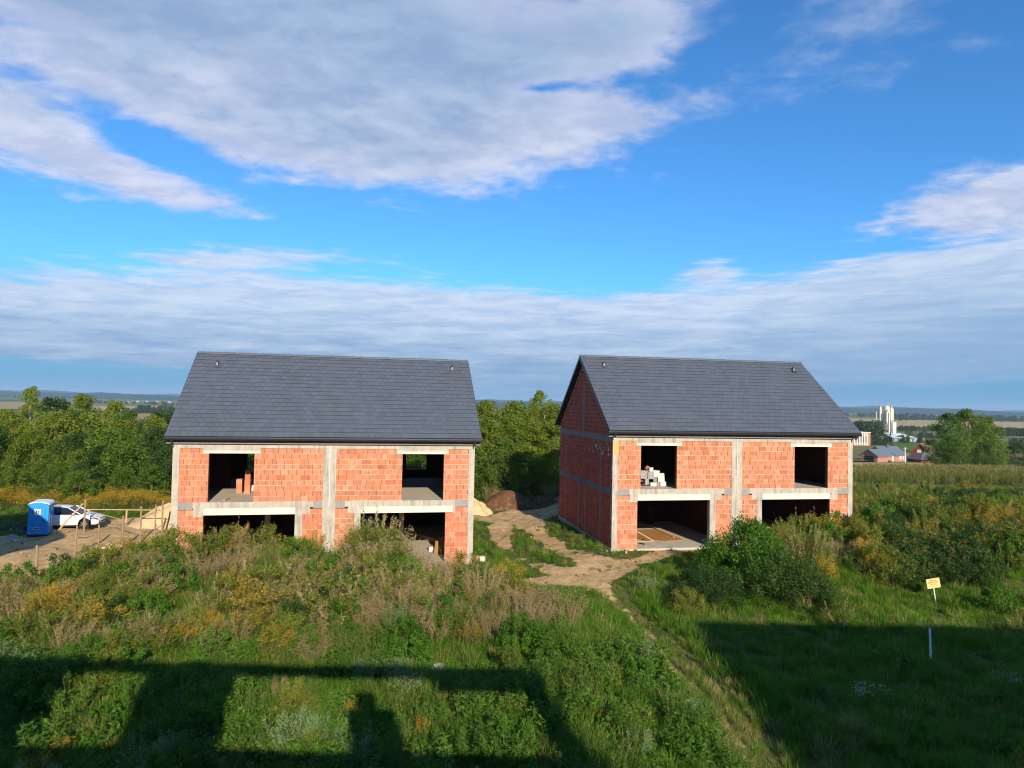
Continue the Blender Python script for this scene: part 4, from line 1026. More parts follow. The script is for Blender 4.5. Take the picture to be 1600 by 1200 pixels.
# ------------------------------------------------------------------ yard: car, toilet, posts, heaps
M['paint_white'] = mat('white_car_paint', (.78, .78, .77), .22, .5)
M['glass_dark'] = mat('car_glass', (.012, .016, .02), .06, .6)
M['rubber'] = mat('rubber', (.016, .016, .017), .85, .2)
M['alloy'] = mat('wheel_alloy', (.50, .50, .52), .35, .5, metal=.6)
M['lamp'] = mat('headlight_glass', (.16, .17, .19), .12, .6)
M['black_plastic'] = mat('black_plastic', (.015, .015, .017), .5, .4)
M['toilet_blue'] = mat('blue_plastic', (.015, .27, .70), .42, .4, var=.05)
M['toilet_light'] = mat('translucent_roof_plastic', (.62, .72, .76), .45, .4)
M['print_dark'] = mat('dark_print', (.05, .05, .055), .7, .2)
M['sign_yellow'] = mat('yellow_sign_board', (.72, .50, .20), .6, .3, var=.06)
M['sign_red'] = mat('red_print', (.42, .13, .03), .7, .2)
M['stake'] = mat('white_stake', (.75, .76, .76), .5, .4)
M['brown_board'] = mat('brown_board', (.27, .115, .03), .8, .2, var=.2)
M['blue_crate'] = mat('blue_crate_plastic', (.01, .08, .35), .5, .4)
M['pale_block'] = mat('pale_block', (.62, .57, .49), .9, .2, var=.12, scale=6, isl=.12)
M['bag'] = mat('black_bag', (.02, .02, .022), .35, .5)
M['plastic'] = mat('grey_plastic_sheet', (.26, .26, .28), .4, .4)

def loft(rings, closed_ends=True):
    mb = MB(); k = len(rings[0]); v = [p for r in rings for p in r]
    f = [(i*k+j, i*k+(j+1) % k, (i+1)*k+(j+1) % k, (i+1)*k+j) for i in range(len(rings)-1) for j in range(k)]
    if closed_ends: f += [tuple(range(k-1, -1, -1)), tuple(range((len(rings)-1)*k, len(rings)*k))]
    return mb.add(v, f)
def build_car():
    th = math.radians(13); c, s = math.cos(th), math.sin(th); wl = (1.36, -.78)
    wx, wy = -26.15, 42.25
    sz = .90; x0, y0 = wx - sz*(wl[0]*c - wl[1]*s), wy - sz*(wl[0]*s + wl[1]*c)
    t = thing('parked_car', 'white hatchback car parked behind the blue portable toilet', 'car', (x0, y0, tz(x0, y0) + .02), th); t.scale = (sz, sz, sz)
    st = [(-2.16, .40, .82, .62), (-2.08, .28, .95, .78), (-1.75, .24, .99, .86), (-1.0, .20, .985, .89), (0, .20, .965, .895), (.7, .20, .95, .89), (1.05, .20, .93, .88),
          (1.5, .22, .87, .865), (1.85, .23, .80, .84), (2.05, .24, .745, .80), (2.17, .27, .67, .72), (2.235, .33, .58, .60)]
    rings = []
    for x, zl, zt, w in st:
        h = [(w*.90, zl), (w*.98, zl + .10), (w, zl + (zt-zl)*.45), (w*.985, zl + (zt-zl)*.75), (w*.93, zt - .02), (w*.55, zt + .025)]
        rings.append([(x, y, z) for y, z in h] + [(x, -y, z) for y, z in reversed(h)])
    body = part('body', loft(rings), M['paint_white'], t, smooth=True)
    gs = [(1.12, .93, .94, .80, .78), (.30, .94, 1.38, .83, .63), (-.15, .95, 1.455, .835, .60), (-.7, .96, 1.465, .835, .60), (-1.3, .97, 1.41, .82, .58), (-1.75, .97, 1.27, .79, .56), (-2.08, .94, .99, .74, .66)]
    rings = [[(x, wb, zb), (x, wt, zt - .03), (x, wt*.7, zt), (x, -wt*.7, zt), (x, -wt, zt - .03), (x, -wb, zb)] for x, zb, zt, wb, wt in gs]
    part('windows', loft(rings), M['glass_dark'], t, smooth=False)
    rf = MB()
    tops = [(x, wt + .015, zt + .012) for x, zb, zt, wb, wt in gs[1:6]]
    v = [];
    for x, wt, zt in tops: v += [(x, wt, zt - .035), (x, wt*.7, zt), (x, -wt*.7, zt), (x, -wt, zt - .035)]
    rf.add(v, [(i*4+j, i*4+j+1, i*4+j+5, i*4+j+4) for i in range(4) for j in range(3)]); part('roof', rf, M['paint_white'], t, smooth=True)
    for sy in (-1, 1):
        mb = MB(); mb.tube([(1.12, sy*.80, .93), (.30, sy*.645, 1.37)], .035, 6); mb.tube([(-1.75, sy*.575, 1.25), (-2.08, sy*.70, .97)], .06, 6); part('roof_pillar', mb, M['paint_white'], t)
        mb = MB(); mb.tube([(-.42, sy*.845, .96), (-.5, sy*.61, 1.44)], .025, 5); part('window_post', mb, M['black_plastic'], t)
        part('mirror', MB().obox(Matrix.Translation((.72, sy*.97, 1.0)), .13, .2, .14), M['paint_white'], t)
        mb = MB(); mb.add([(1.70, sy*.862, .715), (2.06, sy*.80, .70), (2.18, sy*.66, .66), (2.20, sy*.64, .56), (2.07, sy*.80, .585), (1.80, sy*.860, .64)], [(0, 1, 4, 5), (1, 2, 3, 4)]); part('headlight', mb, M['lamp'], t)
        part('fog_vent', MB().obox(Matrix.Translation((2.16, sy*.66, .39)) @ Matrix.Rotation(-sy*.8, 4, 'Z'), .26, .05, .09), M['black_plastic'], t)
    part('grille', MB().box(2.18, 2.25, -.40, .40, .37, .45), M['black_plastic'], t)
    part('upper_grille', MB().box(2.14, 2.225, -.34, .34, .585, .64), M['black_plastic'], t)
    part('number_plate', MB().box(2.25, 2.268, -.26, .26, .46, .54), M['white_pvc'], t)
    part('sill', MB().box(-1.0, .95, -.86, .86, .16, .23), M['black_plastic'], t)
    for x in (1.36, -1.32):
        for sy in (-1, 1):
            part('wheel_arch', MB().tube([(x, sy*.80, .34), (x, sy*.902, .34)], .385, 22), M['black_plastic'], t)
            wh = part('wheel', MB().tube([(x, sy*.74, .32), (x, sy*.915, .32)], [.325, .315], 24), M['rubber'], t)
            r = MB(); r.tube([(x, sy*.90, .32), (x, sy*.920, .32)], .225, 20)
            part('rim_shadow', r, M['black_plastic'], wh)
            for k in range(7):
                a = 2*math.pi*k/7; part('rim_spoke', MB().tube([(x + math.cos(a)*.03, sy*.926, .32 + math.sin(a)*.03), (x + math.cos(a)*.215, sy*.922, .32 + math.sin(a)*.215)], .028, 4), M['alloy'], wh)
build_car()

def build_toilet():
    x, y = -27.65, 40.4
    t = thing('portable_toilet', 'blue portable toilet with pale curved roof and white door sign', 'toilet', (x, y, tz(x, y)), math.radians(20))
    t.scale = (.9, .9, .9); t.rotation_euler = (math.radians(1.0), math.radians(2.2), math.radians(20))
    w, d, h = .56, .57, 2.08
    arc = lambda ww, z0, rise: [(ww*math.cos(math.pi*k/10), z0 + rise*math.sin(math.pi*k/10)) for k in range(11)]
    b = MB(); b.prism([(-w, .12), (w, .12)] + arc(w, h - .06, .14), 1, -d, d); part('cabin', b, M['toilet_blue'], t)
    r = MB(); a0, a1 = arc(w + .05, h - .03, .19), arc(w + .05, h - .075, .16)
    r.prism(a0 + a1[::-1], 1, -d - .05, d + .05); part('roof', r, M['toilet_light'], t)
    part('skid', MB().box(-w - .02, w + .02, -d - .03, d + .03, 0, .12), M['black_plastic'], t)
    dr = MB(); dr.prism([(-.40, .16), (.40, .16)] + arc(.40, 1.86, .10), 1, -d - .03, -d); door = part('door', dr, M['toilet_blue'], t)
    for xx in (-.30, -.10, .16, .32): part('door_rib', MB().box(xx - .02, xx + .02, -d - .05, -d - .03, .35, 1.25 if xx in (-.10, .16) else 1.7), M['toilet_blue'], door)
    part('door_handle', MB().box(.25, .33, -d - .075, -d - .05, .98, 1.12), M['print_dark'], door)
    sg = part('door_sign', MB().box(-.22, .14, -d - .060, -d - .052, 1.40, 1.76), M['white_pvc'], door)
    pm = MB()                                              # two pictogram figures
    for cx in (-.11, .03):
        pm.tube([(cx, -d - .061, 1.685), (cx, -d - .066, 1.685)], .022, 10)
        pm.box(cx - .035, cx + .035, -d - .066, -d - .061, 1.56, 1.655); pm.box(cx - .028, cx - .006, -d - .066, -d - .061, 1.45, 1.56); pm.box(cx + .006, cx + .028, -d - .066, -d - .061, 1.45, 1.56)
    part('pictogram', pm, M['print_dark'], sg)
    lb = part('label_plate', MB().box(-.24, .12, -d - .052, -d - .045, .44, .58), M['lintel'], door)
    part('label_print', MB().box(-.20, .08, -d - .056, -d - .052, .475, .545), M['print_dark'], lb)
    for k in range(4): part('vent_slot', MB().box(w, w + .012, -.30, .30, 1.62 + k*.09, 1.66 + k*.09), M['toilet_light'], t)
    for yy in (-.45, 0, .45): part('side_rib', MB().box(w, w + .03, yy - .03, yy + .03, .2, 1.5), M['toilet_blue'], t)
build_toilet()

def build_posts():
    rg = RNG(9)
    def post(px, ptop, pbot, D, w, label, m='wood_dark', lean=0.0):
        p = aty(px, pbot, D); q = aty(px, ptop, D); z0 = tz(p[0], D); hgt = q[2] - z0
        mb = MB(); n = 5; rings = []
        for i in range(n):
            f = i/(n-1); ww = .78*w*(1 + rg.normal(0, .04)); rings.append([(lean*f*hgt + ww*math.cos(a)*.5, ww*math.sin(a)*.5, -.25 + f*(hgt + .25)) for a in np.arange(8)*math.pi/4])
        mb = loft(rings); return link('wooden_post', mb.mesh('wooden_post', M[m]), None, (p[0], D, z0), rg.uniform(0, 1), label, 'post', 'wooden posts at the edge of the yard')
    post(56, 852, 905, 30.2, .16, 'short thick wooden post nearest the camera, at the weeds')
    post(116, 822, 866, 35.0, .13, 'second nearest wooden post, beside the weeds in the yard', lean=.06)
    post(154, 820, 846, 38.3, .13, 'shortest wooden post, below the car front wheel')
    post(191, 806, 850, 37.6, .13, 'wooden post standing right behind the pile of bricks')
    post(219, 791, 842, 39.2, .13, 'wooden post in front of the sand heap, left of the pair')
    post(242, 788, 834, 40.6, .10, 'thin post of the pair next to the left house')
    post(253, 782, 830, 41.6, .13, 'tallest post of the pair next to the left house')
    post(131, 780, 826, 41.2, .14, 'tall post in front of the car carrying the rails', lean=.02)
    post(197, 797, 824, 44.2, .14, 'pale post standing behind the sloping rail', 'wood')
    def plank(name, pts, w, h, label, m='wood', cat='plank', group=None):
        a, b = Vector(pts[0]), Vector(pts[1]); d = b - a; mid = (a + b)/2
        rot = d.to_track_quat('X', 'Z').to_matrix().to_4x4(); mb = MB(); mb.obox(rot, d.length, w, h)
        return link(name, mb.mesh(name, M[m]), None, mid, None, label, cat, group)
    A = lambda px, py, D: tuple(aty(px, py, D))
    plank('timber_rail', (A(131, 796, 41.1), A(252, 797, 41.5)), .025, .05, 'long level pale rail between the tall posts', 'wood', 'rail')
    plank('timber_rail', (A(133, 797, 41.05), A(191, 812, 37.75)), .025, .045, 'pale rail sloping down to the post behind the bricks', 'wood', 'rail')
    plank('timber_rail', (A(210, 816, 39.3), A(247, 797, 40.8)), .025, .055, 'short pale rail rising toward the pair of posts', 'wood', 'rail')
    plank('timber_brace', (A(129.5, 787, 41.15), A(88, 832, 40.0)), .05, .08, 'diagonal timber brace leaning against the tall post by the car', 'wood', 'brace')
    # sagging wires between the posts
    for (p, q, lb) in (((117, 838, 35.0), (154, 831, 38.3), 'sagging wire between the second post and shortest post'), ((154, 828, 38.3), (219, 830, 39.2), 'sagging wire between the shortest post and sand heap post')):
        a, b = np.array(aty(*p)), np.array(aty(*q)); pts = [a + (b-a)*t - np.array([0, 0, .35*4*t*(1-t)*.5]) for t in np.linspace(0, 1, 9)]
        link('wire', MB().tube(pts, .012, 4).mesh('wire', M['wood_dark']), None, None, None, lb, 'wire')
    # timber offcuts lying at the yard edge
    for k, (px, py, D, ang, ln, lb) in enumerate(((8, 905, 28.6, .5, 1.6, 'dark branch lying across the sand at left'), (16, 912, 28.2, .9, 1.4, 'thin branch crossing the dark one on the sand'), (4, 915, 27.9, .1, 1.2, 'branch stub at the left edge of the sand'))):
        x = aty(px, py, D)[0]; z = tz(x, D) + .08 + .03*k; d = np.array([math.cos(ang), math.sin(ang), .04])*ln/2
        link('branch', MB().tube([(-d), (d*.1 + np.array([0, .05, .03])), d], [.045, .04, .02], 6).mesh('branch', M['wood_dark']), None, (x, D, z), None, lb, 'branch')
    # pile of pale bricks
    bp = aty(175, 857, 36.3); t = thing('brick_pile', 'small pile of pale yellow bricks among weeds at the yard edge', 'brick pile', (bp[0], 36.3, tz(bp[0], 36.3)))
    m = mat('pale_yellow_brick', (.66, .44, .24), .9, .15, var=.12, obj=.15)
    for k in range(13):
        mt = Matrix.Translation((rg.uniform(-.42, .42), rg.uniform(-.3, .3), .06 + .11*(k//5))) @ Matrix.Rotation(rg.uniform(0, 3), 4, 'Z') @ Matrix.Rotation(rg.normal(0, .2), 4, 'X')
        part('brick', MB().obox(mt, .27, .13, .11), m, t)
build_posts()

def heap(name, label, cat, x, y, rx, ry, h, m, seed, rough=.12, flat=.0):
    rg = RNG(seed); ph = rg.uniform(0, 6, 6); k, n = 40, 16; v = [(x, y, tz(x, y) + h*.92)]; mb = MB()
    for i in range(1, n + 1):
        f = i/n
        for j in range(k):
            a = 2*math.pi*j/k; wv = 1 + rough*(math.sin(3*a + ph[0]) + .7*math.sin(5*a + ph[1]) + .4*math.sin(9*a + ph[4]))
            xx, yy = x + rx*f*wv*math.cos(a), y + ry*f*wv*math.sin(a)
            prof = (1 - f)**1.0*(1 - flat) + (flat*(1 - f**4) if flat else 0); prof = (1 - f*f*.35 - f*.65) if not flat else prof
            q = min(1, f*1.6); z = tz(xx, yy) - .06 + h*prof*(1 + q*(.16*math.sin(4*a + ph[2] + 5*f) + .10*math.sin(9*a + ph[3] - 7*f) + rg.normal(0, .05)))
            v.append((xx, yy, z))
    f = [(0, 1 + j, 1 + (j+1) % k) for j in range(k)] + [(1 + i*k + j, 1 + (i+1)*k + j, 1 + (i+1)*k + (j+1) % k, 1 + i*k + (j+1) % k) for i in range(n-1) for j in range(k)]
    mb.add(v, f); return link(name, mb.mesh(name, M[m], True), None, None, None, label, cat)
heap('sand_heap', 'pale sand heap behind the posts beside the left house', 'sand heap', *aty(268, 815, 44.5)[:2], 2.6, 2.0, 1.45, 'sand', 1, .06)
heap('sand_heap', 'yellow sand heap showing past the right corner of the left house', 'sand heap', *aty(738, 790, 51.5)[:2], 1.5, 1.4, 1.3, 'sand', 2, .10, .25)
heap('soil_heap', 'dark brown heap of dug soil between the houses', 'soil heap', *aty(795, 795, 54.0)[:2], 2.5, 1.8, 1.45, 'soil', 3, .10)
heap('soil_heap', 'low brown soil heap on the right side of the big one', 'soil heap', *aty(838, 798, 54.5)[:2], 2.0, 1.3, .95, 'soil', 4, .12)
heap('soil_heap', 'dark soil ridge under the trees behind the low heap', 'soil heap', *aty(858, 780, 59)[:2], 2.6, 1.4, 1.3, 'soil', 5, .12)
heap('earth_bank', 'bare sandy slip on the weedy bank near the right edge', 'earth', *aty(1568, 840, 38.0)[:2], 1.15, .8, 1.0, 'sand', 6, .16)
heap('earth_bank', 'small bare sandy crest between weeds on the right bank', 'earth', *aty(1450, 790, 44.0)[:2], 1.3, .7, 1.15, 'sand', 7, .16)
# rubbish bags by the toilet
for k, (px, D, r, lb) in enumerate(((30, 41.2, .42, 'black rubbish bag lying left of the blue toilet'), (14, 41.6, .36, 'smaller black rubbish bag further left of the toilet'))):
    x = aty(px, 830, D)[0]; heap('rubbish_bag', lb, 'rubbish bag', x, D, r*1.3, r, r*1.2, 'bag', 20 + k, .12, .5)
x, y = atz(26, 833, .1)[:2]; heap('plastic_sheet', 'crumpled pale plastic sheet in front of the rubbish bags', 'plastic sheet', x, y - .3, .4, .3, .25, 'plastic', 31, .25, .3)
x, y = atz(686, 1034, .3)[:2]; heap('plastic_sheet', 'crumpled grey plastic sheet lying in the grass at the shadow edge', 'plastic sheet', x, y, .38, .24, .30, 'plastic', 30, .25, .75)

# ------------------------------------------------------------------ things lying in and around the houses
def hfloor(h, px, py, z):
    p = atz(px, py, HOUSE[h][2] + z); a, b = hlocal(h, p[0], p[1]); return float(a), float(b)
def build_loose():
    rg = RNG(12)
    def hthing(name, label, cat, h, a, b, z, group=None, rz=0.0):
        p = hworld(h, a, b, z); return thing(name, label, cat, p, HOUSE[h][3] + rz, group)
    def hbar(name, label, cat, h, p0, p1, w, t, m):
        A, B = Vector(hworld(h, *p0)), Vector(hworld(h, *p1)); d = B - A
        mb = MB(); mb.obox(d.to_track_quat('X', 'Z').to_matrix().to_4x4(), d.length, w, t)
        link(name, mb.mesh(name, M[m]), None, (A + B)/2, None, label, cat)
    # left house, upper left opening: two stacks of clay blocks
    for (px, py, n, lb) in ((374, 770, 3, 'low stack of clay blocks on the upper floor of the left house'), (387, 771, 5, 'tall stack of clay blocks on the upper floor of the left house')):
        a, b = hfloor(1, px, py, 3.16); t = hthing('brick_stack', lb, 'brick stack', 1, a, b, 3.16)
        for k in range(n): part('brick', MB().box(-.14 + rg.normal(0, .006), .14, -.18, .19 + rg.normal(0, .006), k*.243, k*.243 + .238), M['brick'], t)
    a, b = hfloor(1, 397, 769, 3.16); t = hthing('cement_bag', 'pale pink paper bag slumped beside the tall block stack', 'bag', 1, a, b, 3.16)
    part('sack', MB().tube([(-.2, 0, .0), (-.19, 0, .1), (-.1, 0, .2), (0, .02, .32), (.03, .02, .36)], [.14, .17, .15, .10, .02], 8), M['pale_block'], t)
    a, b = hfloor(1, 350, 783, 3.16); hbar('timber_offcut', 'short timber offcut on the upper floor edge, left house', 'timber', 1, (a, b, 3.2), (a + .10, b + .75, 3.21), .08, .06, 'wood')
    # left house, open garage with planks
    a, b = hfloor(1, 676, 862, 0)
    t = hthing('white_box', 'small white box on the garage floor of the left house', 'box', 1, a, b + .2, 0)
    part('carton', MB().box(-.19, .19, -.15, .15, .006, .22), M['white_pvc'], t); part('lid', MB().box(-.21, .21, -.17, .17, .22, .27), M['wood'], t)
    a2, b2 = hfloor(1, 690, 868, 0)
    hbar('brown_board', 'brown board leaning upright in the open garage', 'board', 1, (a2 - .02, b2 + .25, .02), (a2 + .02, b2 + .5, .85), .34, .03, 'brown_board')
    hbar('brown_board', 'narrow brown board standing left of the leaning one', 'board', 1, (a2 - .28, b2 + .25, .02), (a2 - .2, b2 + .4, .7), .2, .03, 'ply')
    for k in range(4):
        a, b = hfloor(1, 657 + 2*k, 843 + k*1.5, 0)
        hbar('timber_plank', ('topmost', 'second', 'third', 'lowest')[k] + ' of the pale planks stacked on the garage floor, left house', 'plank', 1, (a - 1.0, b + 2.0 + .15*k, .05 + .05*(3-k)), (a + .75, b - .8 + .15*k, .05 + .05*(3-k)), .14, .035, 'wood')
    a, b = hfloor(1, 592, 811, .9); t = hthing('blue_crate', 'blue crate glimpsed at the back of the open garage', 'crate', 1, 9.35, 7.2, 0)
    part('crate', MB().box(-.6, .45, -.3, .3, .006, 1.3), M['blue_crate'], t); part('top_bar', MB().box(-.6, .45, -.32, -.3, 1.0, 1.06), M['stake'], t)
    # right house, upper left opening: pale blocks and rubble
    a0, b0 = hfloor(2, 1018, 760, 3.16)
    t = hthing('block_stack', 'pile of pale blocks inside the upper opening of the right house', 'block stack', 2, a0, b0 + .2, 3.16)
    for (x, z, w, hh, m) in ((-.45, .42, .42, .45, 'block'), (-.02, .40, .36, .42, 'block'), (.32, .50, .40, .36, 'pale_block'), (.62, .24, .36, .46, 'pale_block'), (.74, .006, .34, .23, 'pale_block'), (.10, .006, .34, .20, 'pale_block'), (.42, .006, .26, .22, 'block'), (-.05, .82, .24, .22, 'pale_block'), (-.28, .10, .22, .32, 'block'), (.30, .25, .2, .24, 'block')):
        part('block', MB().obox(Matrix.Translation((x, rg.uniform(-.08, .12), z + hh/2)) @ Matrix.Rotation(rg.normal(0, .12), 4, 'Z') @ Matrix.Rotation(rg.normal(0, .03), 4, 'Y'), w, .3, hh), M[m], t)
    part('block', MB().obox(Matrix.Translation((-.12, .15, .99)) @ Matrix.Rotation(.5, 4, 'Y'), .2, .2, .2), M['brick'], t)
    a, b = hfloor(2, 1004, 756, 3.16); hbar('timber_plank', 'reddish plank lying at the left jamb upstairs, right house', 'plank', 2, (a - .3, b, 3.2), (a + .5, b - .15, 3.2), .1, .05, 'brown_board')
    # right house, garage floor
    q = [hfloor(2, px, py, 0.0) for px, py in ((995, 841), (1023, 825), (1068, 844), (1040, 846))]
    mb = MB(); q2 = [(1.45, q[0][1]), (1.45, 4.9), (q[1][0], 5.2), (q[2][0], q[2][1]), (q[3][0], q[3][1])]
    mb.prism([tuple(hworld(2, a, b)[:2]) for a, b in q2], 2, HOUSE[2][2] + .006, HOUSE[2][2] + .03); 
    link('plywood_sheet', mb.mesh('plywood_sheet', M['ply']), None, None, None, 'brown plywood sheet lying on the garage floor of the right house', 'plywood')
    a, b = hfloor(2, 1022, 847, 0); hbar('timber_plank', 'reddish plank leaning on the left jamb of the right house garage', 'plank', 2, (a, b, .06), (1.50, b + .35, .93), .10, .05, 'wood')
    hbar('timber_plank', 'thin plank lying flat below the leaning one', 'plank', 2, (1.5, b + .1, .05), (a - .1, b - .05, .05), .07, .04, 'wood')
    a, b = hfloor(2, 1022, 825, 0.03); a1, b1 = hfloor(2, 1053, 840, .03); hbar('timber_batten', 'long pale batten along the edge of the plywood sheet', 'batten', 2, (a, b, .05), (a1, b1, .05), .09, .035, 'wood')
    a, b = hfloor(2, 999, 850, 0); hbar('timber_offcut', 'short dark offcut on the garage floor, right house', 'timber', 2, (a, b, .04), (a + .2, b - .25, .04), .08, .05, 'black_plastic')
    a, b = 5.15, 7.2; t = hthing('block_stack', 'dim stack of blocks deep inside the right house garage', 'block stack', 2, a, b, 0)
    for k in range(5): part('block', MB().box(-.3 + .1*(k % 2), .2 + .1*(k % 2), -.2, .2, .006 + k*.23, .006 + k*.23 + .22), M['dark_in'], t)
    # loose bricks by the corner of the left house
    for k, (dx, lb, m) in enumerate(((0, 'orange clay block lying at the right corner of the left house', 'brick'), (.33, 'pale block lying beside the orange one at the house corner', 'pale_block'))):
        x, y = atz(742.5, 875, .0)[:2]; x += dx; link('loose_brick', MB().obox(Matrix.Rotation(.3*k + .15, 4, 'Z'), .30, .26, .34 - .1*k).mesh('loose_brick', M[m]), None, (x, y, tz(x, y) + .17), None, lb, 'brick')
    # yellow notice on a stick, white stake
    b = atz(1463.5, 945, .0); D = b[1]; z0 = tz(b[0], D); top = aty(1457.5, 911, D)
    t = thing('notice_sign', 'small yellow notice board on a leaning stick in the grass', 'sign', (b[0], D, z0))
    dx = top[0] - b[0]; zt = top[2] - z0
    part('stick', MB().tube([(.0, 0, -.2), (dx, 0, zt)], .022, 6), M['stake'], t)
    tilt = Matrix.Translation((dx, -.03, zt)) @ Matrix.Rotation(-.17, 4, 'Y') @ Matrix.Rotation(math.radians(-2), 4, 'X')
    bd = part('board', MB().obox(tilt, .56, .02, .40), M['sign_yellow'], t)
    for z, segs, hh, m in ((.125, ((-.17, .13),), .045, 'sign_red'), (.04, ((-.22, -.02), (.02, .20)), .05, 'sign_red'), (-.045, ((-.12, -.03), (.0, .10)), .03, 'sign_red'), (-.125, ((-.20, .22),), .014, 'sign_red')):
        for s0, s1 in segs:
            n = max(2, int((s1 - s0)/.03)); w = (s1 - s0)/n
            pm = MB()
            for k in range(n): pm.obox(tilt @ Matrix.Translation((s0 + (k + .5)*w, -.0125, z + rg.normal(0, .003))), w*.72, .003, hh*rg.uniform(.7, 1))
            part('printed_line', pm, M[m], bd, kind='stuff')
    b = atz(1455, 1029, .05); D = b[1]; top = aty(1452.8, 982, D); z0 = tz(b[0], D)
    t = thing('white_stake', 'white stake standing alone in the shaded grass', 'stake', (b[0], D, z0))
    part('pole', MB().tube([(0, 0, -.3), (top[0] - b[0], 0, top[2] - z0)], .035, 8), M['stake'], t)
    part('cap', MB().tube([(top[0] - b[0], 0, top[2] - z0), (top[0] - b[0], 0, top[2] - z0 + .03)], [.042, .03], 8), M['plastic'], t)
build_loose()

# ------------------------------------------------------------------ the plain beyond: fields, woods, hills, buildings
def gnd(px, py, tmax=9000.0):
    r = ray(px, py); lo, hi = 20.0, tmax
    for _ in range(4):
        t = np.geomspace(lo, hi, 160); below = (H + r[2]*t) < terr(r[0]*t, r[1]*t)
        k = int(np.argmax(below)) if below.any() else 159
        lo, hi = t[max(k-1, 0)], t[k]
    return r*hi + np.array([0, 0, H])
def build_fields():
    cols = {'tan': (.34, .245, .105), 'green': (.085, .155, .022), 'pale': (.22, .215, .085), 'olive': (.17, .165, .05), 'straw': (.40, .30, .14), 'blue': (.10, .14, .08)}
    fm = {k: mat('field_' + k, c, .95, .05, var=.22, scale=.05) for k, c in cols.items()}
    for k, (q, c, lb) in enumerate((
        ([(60, 646), (330, 648), (330, 668), (60, 668)], 'tan', 'tan harvested field behind the thicket'),
        ([(40, 634), (330, 636), (330, 643), (40, 642)], 'straw', 'straw-coloured field below the far village'),
        ([(-40, 621), (70, 622), (70, 627), (-40, 626)], 'green', 'green field at the far left'),
        ([(-40, 628), (80, 629), (80, 640), (-40, 640)], 'tan', 'tan field behind the tall birch'),
        ([(1300, 654), (1375, 655), (1375, 672), (1300, 672)], 'straw', 'pale field left of the concrete plant'),
        ([(1398, 656.5), (1700, 662), (1700, 671), (1398, 668)], 'straw', 'wide straw field behind the warehouse'),
        ([(1400, 675), (1700, 680), (1700, 687), (1400, 682)], 'olive', 'olive field strip right of the warehouse'),
        ([(1395, 693), (1478, 693), (1478, 704), (1395, 707)], 'green', 'bright green field below the warehouse'),
        ([(1320, 697), (1394, 697), (1394, 722), (1320, 722)], 'olive', 'yellow-green meadow around the brick bungalow'),
        ([(1448, 702), (1480, 702), (1480, 708), (1448, 709)], 'tan', 'small tan plot behind the brown-roofed house'),
        ([(1545, 686), (1700, 688), (1700, 694), (1545, 692)], 'pale', 'pale field near the right edge'),
        ([(1320, 724), (1480, 726), (1480, 735), (1320, 734)], 'straw', 'straw strip along the maize'))):
        P = [gnd(*p) for p in q]; n, mrow = 14, 8; mb = MB(); v = []
        for j in range(mrow + 1):
            for i in range(n + 1):
                s, t = i/n, j/mrow; p = (P[0]*(1-s) + P[1]*s)*(1-t) + (P[3]*(1-s) + P[2]*s)*t
                v.append((p[0], p[1], tz(p[0], p[1]) + .25 + .0005*p[1]))
        mb.add(v, [(j*(n+1)+i+1, j*(n+1)+i, (j+1)*(n+1)+i, (j+1)*(n+1)+i+1) for j in range(mrow) for i in range(n)])
        link('field', mb.mesh('field', fm[c]), None, None, None, lb, None, None, 'structure')
    hm = mat('distant_forest', (.018, .036, .026), .98, .02, var=.35, scale=.01)
    for D, h0, amp, seed in ((5200, 44, 15, 1), (8000, 64, 22, 2)):
        rg = RNG(seed); n = 420; xs = np.linspace(-D*1.6, D*1.6, n); ph = rg.uniform(0, 6, 5)
        hh = h0 + amp*(.5*np.sin(xs/D*9 + ph[0]) + .35*np.sin(xs/D*23 + ph[1]) + .25*np.sin(xs/D*61 + ph[2])) + rg.uniform(0, 6, n)*(xs*0 + 1)
        mb = MB(); v = []
        for f, b in ((0, 0), (.75, 300), (1, 700), (.6, 1400), (0, 2000)):
            v += [(x, D + b + 250*math.sin(x/D*5), -24 + (hz)*f) for x, hz in zip(xs, hh)]
        mb.add(v, [(j*n+i, j*n+i+1, (j+1)*n+i+1, (j+1)*n+i) for j in range(4) for i in range(n-1)])
        link('hills', mb.mesh('hills', hm), None, None, None, 'wooded hills along the horizon', None, None, 'structure')
build_fields()

